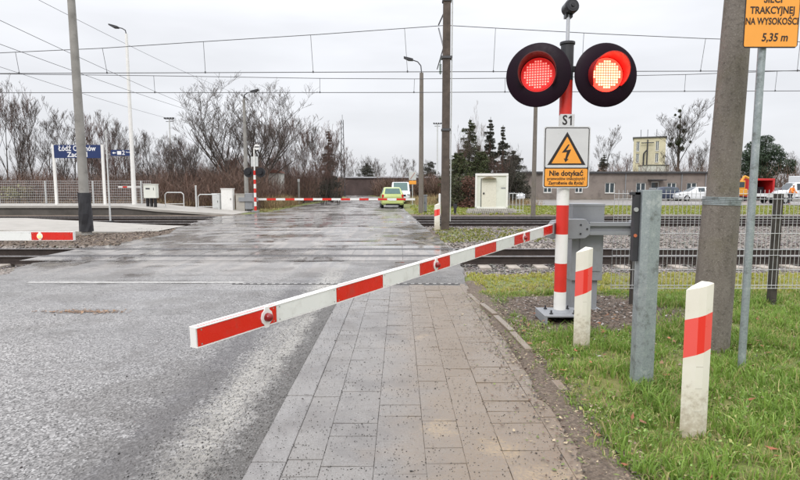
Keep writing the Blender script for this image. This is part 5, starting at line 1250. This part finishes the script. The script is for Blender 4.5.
# lorry at right edge
D = 66; t = empty('lorry', (at(801, 195, D).x, D, 0), 'pale lorry cab at the right edge behind the white panel van', 'lorry', rz=R(-90))
m = MB(); m.prism([(-.9, .5), (.9, .5), (.95, 1.3), (.8, 2.5), (.6, 2.75), (-.9, 2.75)], -1.1, 1.1, 'x'); m = MB(); m.prism([(-.9, .5), (.95, .5), (.98, 1.4), (.75, 2.65), (.5, 2.8), (-.9, 2.8)], -1.1, 1.1, 'x'); cb = m.build('cab', M['vanwhite'], t, bevel=.06)
m = MB(); m.box((-1.115, -.1, 1.5), (-1.105, .65, 2.3)); m.box((1.105, -.1, 1.5), (1.115, .65, 2.3)); m.build('side_window', M['glass'], cb); m = MB(); m.add([(-.95, .985, 1.45), (.95, .985, 1.45), (.9, .775, 2.55), (-.9, .775, 2.55)], [(0, 1, 2, 3)]); m.build('windscreen', M['glass'], cb)
m = MB(); m.box((-1.1, -5.5, .8), (1.1, -1.0, 1.4)); m.build('load_bed', M['grey'], t)
for y_ in (.1, -3.6, -4.6):
    for s in (-1, 1): m = MB(); m.cyl((s * .8, y_, .48), (s * 1.1, y_, .48), .48, n=20); m.build('wheel', M['tyre'], t)

# worker in orange
def person():
    D = 47; g = at(789.5, 205, D); t = empty('person', (g.x, D, 0), 'worker in orange jacket and dark trousers standing bent by the white trailer', 'person', rz=R(25))
    def skin(name, verts, edges, rad, mt, parent, sub=2, root=0):
        me = bpy.data.meshes.new(name); me.from_pydata(verts, edges, []); me.materials.append(mt); o = bpy.data.objects.new(name, me); COL.objects.link(o); o.parent = parent
        md = o.modifiers.new('skin', 'SKIN'); md.use_smooth_shade = True; me.skin_vertices[0].data[root].use_root = True
        for i, r_ in enumerate(rad): me.skin_vertices[0].data[i].radius = (r_, r_) if not isinstance(r_, tuple) else r_
        s = o.modifiers.new('sub', 'SUBSURF'); s.levels = sub; s.render_levels = sub; return o
    pel = (0, 0, .92); chest = (0, -.13, 1.28); neck = (0, -.2, 1.47); head0 = (0, -.23, 1.56); head1 = (0, -.25, 1.68)
    V = [pel, (0, -.06, 1.1), chest, neck, head0, head1, (-.19, -.14, 1.38), (-.26, -.25, 1.12), (-.2, -.46, 1.0), (.19, -.14, 1.38), (.27, -.22, 1.12), (.2, -.45, .98), (-.1, 0, .88), (-.13, -.05, .5), (-.14, .02, .09), (-.14, -.12, .04), (.1, 0, .88), (.14, .03, .5), (.16, .12, .09), (.17, -.02, .04),
         (-.19, -.54, .97), (.19, -.53, .95)]
    E = [(0,1),(1,2),(2,3),(3,4),(4,5),(2,6),(6,7),(7,8),(2,9),(9,10),(10,11),(0,12),(12,13),(13,14),(14,15),(0,16),(16,17),(17,18),(18,19),(8,20),(11,21)]
    Rr = [.14, .13, .15, .055, .085, .085, .07, .05, .033, .07, .05, .033, .1, .06, .045, .045, .1, .06, .045, .045, .035, .035]
    nV = len(V)
    for s, wv, d_ in ((-1, 20, Vector((.1, -1, -.3))), (1, 21, Vector((-.1, -1, -.3)))):
        for k in range(5):
            base = Vector(V[wv]); dd = Vector(((k - 2) * .35, -1, -.35 - .1 * abs(k - 2))).normalized(); ln = (.04, .045, .05, .045, .05)[k]
            if k == (0 if s > 0 else 4): dd = Vector((-s * .9, -.5, -.2)).normalized()
            V.append(tuple(base + dd * ln)); V.append(tuple(base + dd * (ln + .035) + Vector((0, 0, -.015)))); E += [(wv, nV), (nV, nV + 1)]; Rr += [.01, .008]; nV += 2
    body = skin('body', V, E, Rr, M['skin'], t)
    skin('jacket', [(0, 0, .9), (0, -.06, 1.1), chest, (0, -.18, 1.42), V[6], V[7], (-.205, -.43, 1.01), V[9], V[10], (.205, -.42, 1.0)], [(0,1),(1,2),(2,3),(2,4),(4,5),(5,6),(2,7),(7,8),(8,9)], [.17, .165, .18, .09, .09, .068, .052, .09, .068, .052], M['hivis'], t)
    skin('trousers', [(0, 0, .93), V[12], V[13], V[14], V[16], V[17], V[18]], [(0,1),(1,2),(2,3),(0,4),(4,5),(5,6)], [.15, .12, .082, .07, .12, .082, .07], M['trouser'], t)
    m = MB(); n = 16; hc = Vector(head1) + Vector((0, 0, .03)); prof = [(.125, 0), (.115, .05), (.08, .09), (.001, .105)]
    m.add([(hc.x + r_ * math.cos(2*math.pi*i/n), hc.y + r_ * 1.15 * math.sin(2*math.pi*i/n) - (.03 if r_ > .12 else 0), hc.z + z_) for r_, z_ in prof for i in range(n)], [(k*n+i, k*n+(i+1)%n, (k+1)*n+(i+1)%n, (k+1)*n+i) for k in range(3) for i in range(n)]); m.build('helmet', M['helmet'], t, smooth=True)
person()

# ------------------------------------------------------------------ trees
def seg_mesh(segs, sides=3):
    P0 = np.array([s[0] for s in segs]); P1 = np.array([s[1] for s in segs]); r0 = np.array([s[2] for s in segs]); r1 = np.array([s[3] for s in segs])
    d = P1 - P0; d /= np.linalg.norm(d, axis=1)[:, None] + 1e-9; a = np.where(np.abs(d[:, 2:3]) < .9, np.array([[0, 0, 1.]]), np.array([[1., 0, 0]])); u = np.cross(d, a); u /= np.linalg.norm(u, axis=1)[:, None]; v = np.cross(d, u)
    ring = []
    for P, r in ((P0, r0), (P1, r1)):
        for k in range(sides): an = 2 * math.pi * k / sides; ring.append(P + (u * math.cos(an) + v * math.sin(an)) * r[:, None])
    V = np.stack(ring, 1).reshape(-1, 3); n = len(segs); o = 2 * sides * np.arange(n)[:, None]
    Fq = np.concatenate([o + np.array([[k, (k + 1) % sides, sides + (k + 1) % sides, sides + k]]) for k in range(sides)]); return V, Fq
def bare_segs(seed, H, stems=1, spread=.5, levels=5, upward=.25, dens=4, r0=.12, twig=.012):
    rg = np.random.RandomState(seed); big, fine = [], []
    def grow(p, d, L, r, lv):
        nseg = 5 if lv == 0 else (4 if lv < 3 else 2); q = p.copy(); dd = d.copy(); pts = [(q.copy(), r)]
        for i in range(nseg):
            dd = dd + rg.normal(0, .055 + .03 * lv, 3) + np.array([0, 0, upward * .25]); dd /= np.linalg.norm(dd)
            q2 = q + dd * L / nseg; ra = max(twig, r * (1 - .75 * i / nseg)); rb = max(twig * .8, r * (1 - .75 * (i + 1) / nseg))
            (big if lv < 2 else fine).append((q, q2, ra, rb)); q = q2; pts.append((q.copy(), rb))
        if lv >= levels: return
        k = (dens + 1 if lv == levels - 1 else dens) if lv else dens + 5
        for j in range(k):
            f = rg.uniform(.25 if lv else .28, 1.0); i = min(int(f * nseg), nseg - 1); base = pts[i][0] + (pts[i + 1][0] - pts[i][0]) * (f * nseg - i)
            side = rg.normal(0, 1, 3); side[2] = abs(side[2]) * .3; side /= np.linalg.norm(side); nd = dd * (.75) + side * (spread + .35 * rg.rand()) + np.array([0, 0, upward]); nd /= np.linalg.norm(nd)
            grow(base, nd, L * rg.uniform(.42, .66) * (1.15 - .4 * f), max(twig * (1, 1, 1, .9, .75)[lv], pts[i][1] * .55), lv + 1)
    for s in range(stems):
        an = 6.28 * s / stems + rg.rand(); o = np.array([math.cos(an), math.sin(an), 0]) * (.15 if stems > 1 else 0); dd = np.array([math.cos(an) * (spread * .9 if stems > 1 else .05), math.sin(an) * (spread * .5 if stems > 1 else .05), 1.0]); dd /= np.linalg.norm(dd)
        grow(o, dd, H * rg.uniform(.72, .85), r0, 0)
    return big, fine
def tree_obj(name, big, fine, bm, tm, label=None, group=None):
    t = empty(name, (0, 0, 0), label or 'bare tree', 'tree', group=group)
    V, Fq = seg_mesh(big, 5); o = bulk('trunk', V, Fq, bm, parent=t, kind=None)
    V, Fq = seg_mesh(fine, 3); o = bulk('crown', V, Fq, tm, parent=t, kind=None); return t
protos = {}
def proto(key, *a, bm='bark', tm='twig', **k):
    b, f = bare_segs(*a, **k); zmax = max(s[1][2] for s in b + f); protos[key] = (tree_obj('bare_tree', b, f, M[bm], M[tm]), zmax, [0])
proto('a', 1, 10, spread=.48, levels=4, dens=4, r0=.11, twig=.0105, upward=.32)
proto('b', 2, 10, spread=.42, levels=4, dens=4, r0=.10, twig=.0105, upward=.38)
proto('c', 3, 10, stems=3, spread=.36, levels=4, dens=3, r0=.08, twig=.0105, upward=.35)
proto('d', 5, 8, stems=5, spread=.55, levels=4, dens=3, r0=.05, twig=.010, tm='twigred', upward=.3)
proto('e', 8, 10, spread=.34, levels=4, dens=4, r0=.08, twig=.011, upward=.5, tm='twigred')
proto('big', 12, 10, stems=7, spread=.62, levels=4, dens=4, r0=.13, twig=.0090, upward=.20)
proto('birch', 21, 10, spread=.4, levels=4, dens=4, r0=.08, twig=.009, upward=.3, bm='birch', tm='birch')
def place(key, px, D, topy, label, group, rz=None, name=None, sxy=1.0):
    src, zm, used = protos[key]
    t = src if not used[0] else copy_tree(src); used[0] = 1
    x = at(px, 190, D).x; H = at(px, topy, D).z; s = H / zm
    t.location = (x, D, -.05); t.scale = (s * sxy, s * sxy, s); t.rotation_euler[2] = rnd.uniform(0, 6.28) if rz is None else rz
    t['label'] = label
    if group: t['group'] = group
    elif 'group' in t.keys(): del t['group']
    return t
place('big', 246, 43, 70, 'large spreading bare tree with many stems behind the far crossing signal', None, rz=.3, sxy=1.05)
place('birch', 475, 52, 99, 'pale slender bare birch among the dark conifers', None, rz=1, sxy=.55)
place('a', 604, 90, 124, 'bare tree just right of the voltage sign, behind the low building', None)
r2 = random.Random(17); G1 = 'bare trees in the thicket behind the far platform'
for i, (px, ty) in enumerate([(-60, 85), (-30, 80), (-8, 74), (9, 66), (22, 88), (36, 88), (50, 108), (60, 103), (75, 112), (92, 108), (108, 112), (118, 108), (128, 120), (142, 128), (152, 122), (161, 133), (176, 140), (186, 134), (-90, 90), (-120, 95)]):
    D = r2.uniform(40, 58); place(r2.choice('abce'), px, D, ty + r2.uniform(-4, 6), 'bare grey-brown tree in the thicket behind the far platform fence', G1)
for i in range(22):
    px = r2.uniform(-40, 200); D = r2.uniform(38, 58); place(r2.choice('deca'), px, D, r2.uniform(128, 162), 'bare grey-brown tree in the thicket behind the far platform fence', G1)
G2 = 'bare trees massed between the big tree and the road'
for i, (px, ty) in enumerate([(255, 110), (268, 112), (278, 118), (287, 112), (296, 122), (304, 116), (312, 125), (318, 118), (326, 127), (332, 116), (338, 135), (225, 140), (212, 145)]):
    D = r2.uniform(46, 62); place(r2.choice('ebce'), px, D, ty + r2.uniform(-3, 5), 'bare brownish tree in the dense row between the big tree and the far road', G2)
for i in range(12):
    px = r2.uniform(205, 335); place(r2.choice('de'), px, r2.uniform(44, 56), r2.uniform(140, 165), 'bare brownish tree in the dense row between the big tree and the far road', G2)
G3 = 'far bare trees beyond the long shed'
for i in range(20):
    px = r2.uniform(345, 440); place(r2.choice('abc'), px, r2.uniform(105, 135), r2.uniform(152, 170), 'small distant bare tree beyond the long shed at the road end', G3)
G4 = 'far bare trees behind the low building and vehicles'
for (px, ty) in [(618, 150), (627, 152), (668, 150), (690, 150), (700, 145), (697, 138), (745, 155), (755, 160), (775, 158), (786, 150), (796, 156), (808, 150), (825, 145), (850, 150), (570, 158), (585, 160), (556, 156)]:
    place(r2.choice('abce'), px, r2.uniform(82, 110), ty, 'distant bare tree on the skyline behind the low building and the yard', G4)
for (px, ty) in [(512, 152), (520, 158), (527, 165)]:
    place('a', px, 62, ty, 'bare tree leaning out right of the dark spruces', 'bare trees right of the spruces')

for (px, ty, k_) in [(461, 140, 'e'), (468, 122, 'c'), (483, 140, 'e'), (496, 148, 'd'), (509, 142, 'c')]:
    place(k_, px, r2.uniform(45, 47), ty, 'bare brown tree tangled in front of the conifers behind the white cabin', 'bare trees among the conifers', sxy=.8)
def cards(rs, C, size, colr, jit=.3):
    n = len(C); a = rs.normal(0, 1, (n, 3)); a /= np.linalg.norm(a, axis=1)[:, None]; b = np.cross(a, rs.normal(0, 1, (n, 3))); b /= np.linalg.norm(b, axis=1)[:, None]
    L = rs.uniform(size[0], size[1], n)[:, None]; W = L * rs.uniform(.15, .35, n)[:, None]
    V = np.stack([C - a * L, C + b * W, C + a * L, C - b * W], 1).reshape(-1, 3); Fq = np.arange(4 * n).reshape(-1, 4)
    pal = np.array(colr); c = pal[rs.randint(0, len(pal), n)] * rs.uniform(.65, 1.35, (n, 1)); return V, Fq, np.repeat(c, 4, 0)
def spruce(seed, H, Rb, label, px, D, pal, name='spruce_tree', sparse=1.0, power=.9, group=None, trunkr=.14):
    rs = np.random.RandomState(seed); t = empty(name, (at(px, 190, D).x, D, 0), label, 'tree', group=group)
    C = []; segs = []; z = H * .06
    while z < H * .985:
        f = 1 - z / H; R_ = (Rb * f ** power + .08) * rs.uniform(.6, 1.15); nb = rs.randint(4, 7)
        for k in range(nb):
            an = rs.rand() * 6.28; L = R_ * rs.uniform(.65, 1.15); dr = rs.uniform(-.30, .05) * L
            d = np.array([math.cos(an), math.sin(an), 0]); p0 = np.array([0, 0, z]); mid_ = p0 + d * L * .6 + np.array([0, 0, dr * .8]); p1 = p0 + d * L + np.array([0, 0, dr * .7])
            segs += [(p0, mid_, .03, .02), (mid_, p1, .02, .008)]
            m_ = int(48 * L * sparse * (1 + 1.3 / max(L, .6))) + 8; u = rs.rand(m_) ** .7
            q = p0 + (p1 - p0) * u[:, None]; q[:, 2] += dr * .25 * np.sin(u * 3.1); sid = np.array([-d[1], d[0], 0]); q = q + sid * (rs.normal(0, .09, m_) * (1.2 - u) * L)[:, None]; q[:, 2] -= np.abs(rs.normal(0, .13, m_)) * (1 if L > .5 else .4); C.append(q)
        z += max(.18, H * .032) * rs.uniform(.7, 1.4)
    C = np.concatenate(C); V, Fq, c = cards(rs, C, (.05, .13), pal)
    bulk('crown', V, Fq, M['needle'], c, parent=t, kind=None)
    V, Fq = seg_mesh([((0, 0, -.1), (0, 0, H * .5), trunkr, trunkr * .6), ((0, 0, H * .5), (0, 0, H), trunkr * .6, .02)] + segs, 5); bulk('trunk', V, Fq, M['bark'], parent=t, kind=None)
    return t
DK = [(.040, .044, .030), (.06, .062, .042), (.08, .075, .055), (.035, .036, .026)]
GR = [(.055, .075, .028), (.08, .10, .035), (.045, .06, .025), (.10, .11, .045), (.07, .06, .03)]
spruce(1, at(489, 117, 50).z, 1.9, 'slim dark spruce, left one of the pair above the white cabin', 489.5, 50, DK, sparse=1.3)
spruce(2, at(501, 125, 52).z, 2.1, 'slim dark spruce, right one of the pair above the white cabin', 502, 52, DK, sparse=1.3)
spruce(3, at(470, 118, 48).z, 3.2, 'broad green conifer beside the pale birch', 469, 48.5, GR, sparse=1.1, power=.75)
spruce(4, at(455, 150, 44).z, 2.0, 'wide drooping green conifer just right of the wooden pole', 458.5, 44, GR, sparse=1.2, power=.5)
spruce(5, at(511, 150, 55).z, 2.4, 'shorter dark conifer at the right end of the spruces', 513, 55, DK, sparse=1.2, power=.6)
spruce(14, at(478, 150, 46).z, 2.0, 'low green conifer close behind the white cabin', 480, 46, GR, sparse=1.3, power=.5)
spruce(6, at(603, 153, 86).z, 2.6, 'small dark spruce in front of the bare tree right of the voltage sign', 603, 86, DK, power=.8)
spruce(7, at(430, 160, 100).z, 4.2, 'distant dark conifer right of the dark street lamp post', 430.5, 100, DK, power=.6)
spruce(8, at(368, 163, 110).z, 3.8, 'distant dark conifer above the long shed at its left part', 367, 110, DK, power=.5)
spruce(9, at(327, 130, 58).z, 1.8, 'dark spruce at the right end of the bare tree row by the road', 329, 57, DK, sparse=.8)
def clump_tree(seed, label, px, D, clumps, pal, name, trunk, size=(.10, .24), n=260, cat='tree', extra=None, crown='crown'):
    rs = np.random.RandomState(seed); t = empty(name, (at(px, 190, D).x, D, 0), label, cat); x0 = at(px, 190, D).x; C = []
    segs = [(np.array(a), np.array(b), r0_, r1_) for a, b, r0_, r1_ in trunk]
    for (cx_, cy_, r_) in clumps:
        c = at(cx_, cy_, D); c = np.array([c.x - x0, rs.uniform(-1, 1), c.z]); m_ = rs.normal(0, 1, (int(n * r_ * r_), 3)); m_ /= np.linalg.norm(m_, axis=1)[:, None]; C.append(c + m_ * (r_ * rs.uniform(.55, 1.05, len(m_)) )[:, None] * np.array([1.15, 1, .6]))
        segs.append((np.array([0, 0, max(1, c[2] - r_ * 1.2)]), c, .07, .03))
    C = np.concatenate(C); V, Fq, col = cards(rs, C, size, pal); bulk(crown, V, Fq, M['needle'], col, parent=t, kind=None)
    V, Fq = seg_mesh(segs, 6); bulk('trunk', V, Fq, M['bark'], parent=t, kind=None); return t
D = 75; Hp = at(765, 135, D).z
clump_tree(3, 'dark green pine with uneven clumped crown behind the tall sign post', 763, D, [(766, 140, 1.0), (757, 146, 1.1), (768, 150, 1.5), (748, 155, 1.2), (756, 158, 1.5), (775, 156, 1.2), (764, 162, 1.6), (745, 165, 1.3), (781, 164, 1.2), (752, 171, 1.5), (770, 170, 1.4), (786, 171, .8), (761, 177, 1.2)],
           [(.022, .042, .022), (.035, .06, .03), (.05, .075, .04)], 'pine_tree', [((0, 0, 0), (0, 0, Hp * .95), .22, .05)], n=620)
# reddish hedge left of cabin
clump_tree(4, 'reddish-brown bush against the left side of the white cabin', 470, 40.5, [(468, 196, .7), (473, 187, .8), (467, 205, .6), (473, 203, .8), (470, 181, .6), (476, 195, .7)], [(.13, .055, .04), (.18, .08, .06), (.10, .05, .035)], 'bush', [((0, 0, 0), (0, 0, 2), .04, .02)], size=(.05, .12), n=1400, cat='bush')
clump_tree(5, 'dark evergreen bush at the foot of the conifers near the wooden pole', 456, 42, [(454, 190, .9), (460, 182, .9), (456, 201, .8), (463, 198, .8), (451, 200, .6)], [(.05, .06, .025), (.07, .075, .03), (.06, .045, .03)], 'bush', [((0, 0, 0), (0, 0, 2), .04, .02)], size=(.06, .14), n=1000, cat='bush')
clump_tree(6, 'dark bush between the white cabin and the dark pole', 516, 48, [(512, 186, 1.0), (520, 188, .9), (509, 178, .9), (518, 178, .8), (525, 190, .6)], [(.035, .035, .02), (.05, .045, .03)], 'bush', [((0, 0, 0), (0, 0, 2), .04, .02)], size=(.06, .16), n=700, cat='bush')
# mistletoe tree
def mistletoe():
    D = 88; b, f = bare_segs(33, 13, spread=.42, levels=4, dens=5, r0=.20, twig=.014, upward=.15); zm = max(s[1][2] for s in b + f); s = at(680, 99, D).z / zm
    sc = lambda L: [(a * s, c * s, r0_, r1_) for a, c, r0_, r1_ in L]
    t = tree_obj('mistletoe_tree', sc(b), sc(f), M['bark'], M['twig'], 'tall bare tree hung with dark mistletoe balls behind the low building'); x0 = at(679, 150, D).x; t.location = (x0, D, 0); rs = np.random.RandomState(2)
    V, Fq = seg_mesh([((0, 0, 0), (0, 0, at(679, 112, D).z), .24, .06)], 6); bulk('trunk', V, Fq, M['bark'], parent=t, kind=None)
    for (px, py, r_) in [(681, 140, .78), (677, 143, .5), (678.5, 127, .42), (684.5, 131, .42), (670.5, 145, .42), (681.5, 149, .48), (680, 111, .26), (684, 124, .2), (676, 115, .18), (673, 138.5, .2), (680, 117, .2), (690, 142, .2), (664, 152, .0)]:
        if r_ <= 0: continue
        c = at(px, py, D); c = np.array([c.x - x0, rs.uniform(-.3, .3), c.z]); m_ = rs.normal(0, 1, (int(900 * r_), 3)); m_ /= np.linalg.norm(m_, axis=1)[:, None]
        V, Fq, col = cards(rs, c + m_ * (r_ * rs.uniform(.3, 1.05, len(m_)))[:, None], (.08, .17), [(.03, .04, .012), (.05, .06, .02)]); bulk('mistletoe', V, Fq, M['needle'], col, parent=t, kind=None)
mistletoe()

# scrub thicket (uncountable stems)
def scrub(name, n, region, hl, pal, seed, label, cat, lean=.25, w=.010, forks=3):
    rs = np.random.RandomState(seed); x = rs.uniform(region[0], region[1], n); y = rs.uniform(region[2], region[3], n)
    k = (x < xl(y) - .6) | (x > xr(y) + 1); x, y = x[k], y[k]; n = len(x)
    hh = rs.uniform(hl[0], hl[1], n) * (.55 + .8 * vnoise(x, y, 2.5, seed + 1)); segs = []
    V = []; base = np.stack([x, y, 0 * x - .05], -1); tops = base + np.stack([rs.normal(0, lean, n) * hh, rs.normal(0, lean, n) * hh, hh], -1)
    A, B = [base], [tops]
    for f in range(forks):
        u = rs.uniform(.3, .8, n)[:, None]; p = base + (tops - base) * u; q = p + np.stack([rs.normal(0, .35, n), rs.normal(0, .35, n), rs.uniform(.2, .6, n)], -1) * hh[:, None] * .6; A.append(p); B.append(q)
    A = np.concatenate(A); B = np.concatenate(B); N2 = len(A); an = rs.rand(N2) * 3.14; W = np.stack([np.cos(an), np.sin(an), 0 * an], -1) * w
    V = np.stack([A - W, A + W, B + W * .3, B - W * .3], 1).reshape(-1, 3); pal = np.array(pal); c = pal[rs.randint(0, len(pal), N2)] * rs.uniform(.7, 1.3, (N2, 1))
    return bulk(name, V, np.arange(4 * N2).reshape(-1, 4), M['litter'], np.repeat(c, 4, 0), label=label, cat=cat)
RED = [(.15, .085, .06), (.11, .07, .05), (.18, .11, .085), (.09, .06, .045)]
scrub('scrub', 24000, (-62, -9.5, 36.5, 52), (1.2, 3.1), RED, 51, 'dense reddish-brown leafless scrub behind the platform and far barrier', 'scrub', w=.014)
scrub('scrub', 4000, (-28, -6, 50, 66), (1.5, 4.2), RED, 52, 'taller brown undergrowth below the row of bare trees', 'scrub', w=.016)
scrub('scrub', 12000, (-24, 12, 80, 91), (1.2, 3.2), RED, 53, 'brown scrub in front of the long shed at the road end', 'scrub', w=.03)
scrub('scrub', 3000, (26, 75, 72, 84), (1.5, 4.5), RED, 57, 'brown scrub behind the vehicles at the right', 'scrub', w=.03)
DRY = [(.30, .20, .10), (.36, .26, .13), (.24, .15, .08), (.28, .24, .12)]
scrub('dry_grass', 14000, (-20, -8.5, 38, 48), (.35, .95), DRY, 54, 'tan dry grass at the edge of the far road', 'dry grass', lean=.3, w=.012, forks=1)
scrub('dry_grass', 9000, (-45, -14, 35, 38), (.4, 1.0), DRY + RED, 55, 'tan and brown dry grass behind the platform fence', 'dry grass', lean=.3, w=.012, forks=1)
scrub('dry_grass', 3000, (0.5, 12, 44.5, 60), (.3, .8), DRY, 56, 'tan dry grass right of the white van', 'dry grass', lean=.3, w=.015, forks=1)
# a pale yellowish shrub left of the platform sign
clump_tree(9, 'pale yellow-green shrub behind the fence at the left', 19, 37, [(15, 193, .7), (23, 191, .8), (19, 197, .7), (9, 196, .5)], [(.24, .24, .10), (.20, .20, .08), (.28, .24, .12)], 'bush', [((0, 0, 0), (0, 0, 1.2), .03, .02)], size=(.04, .10), n=600, cat='bush')
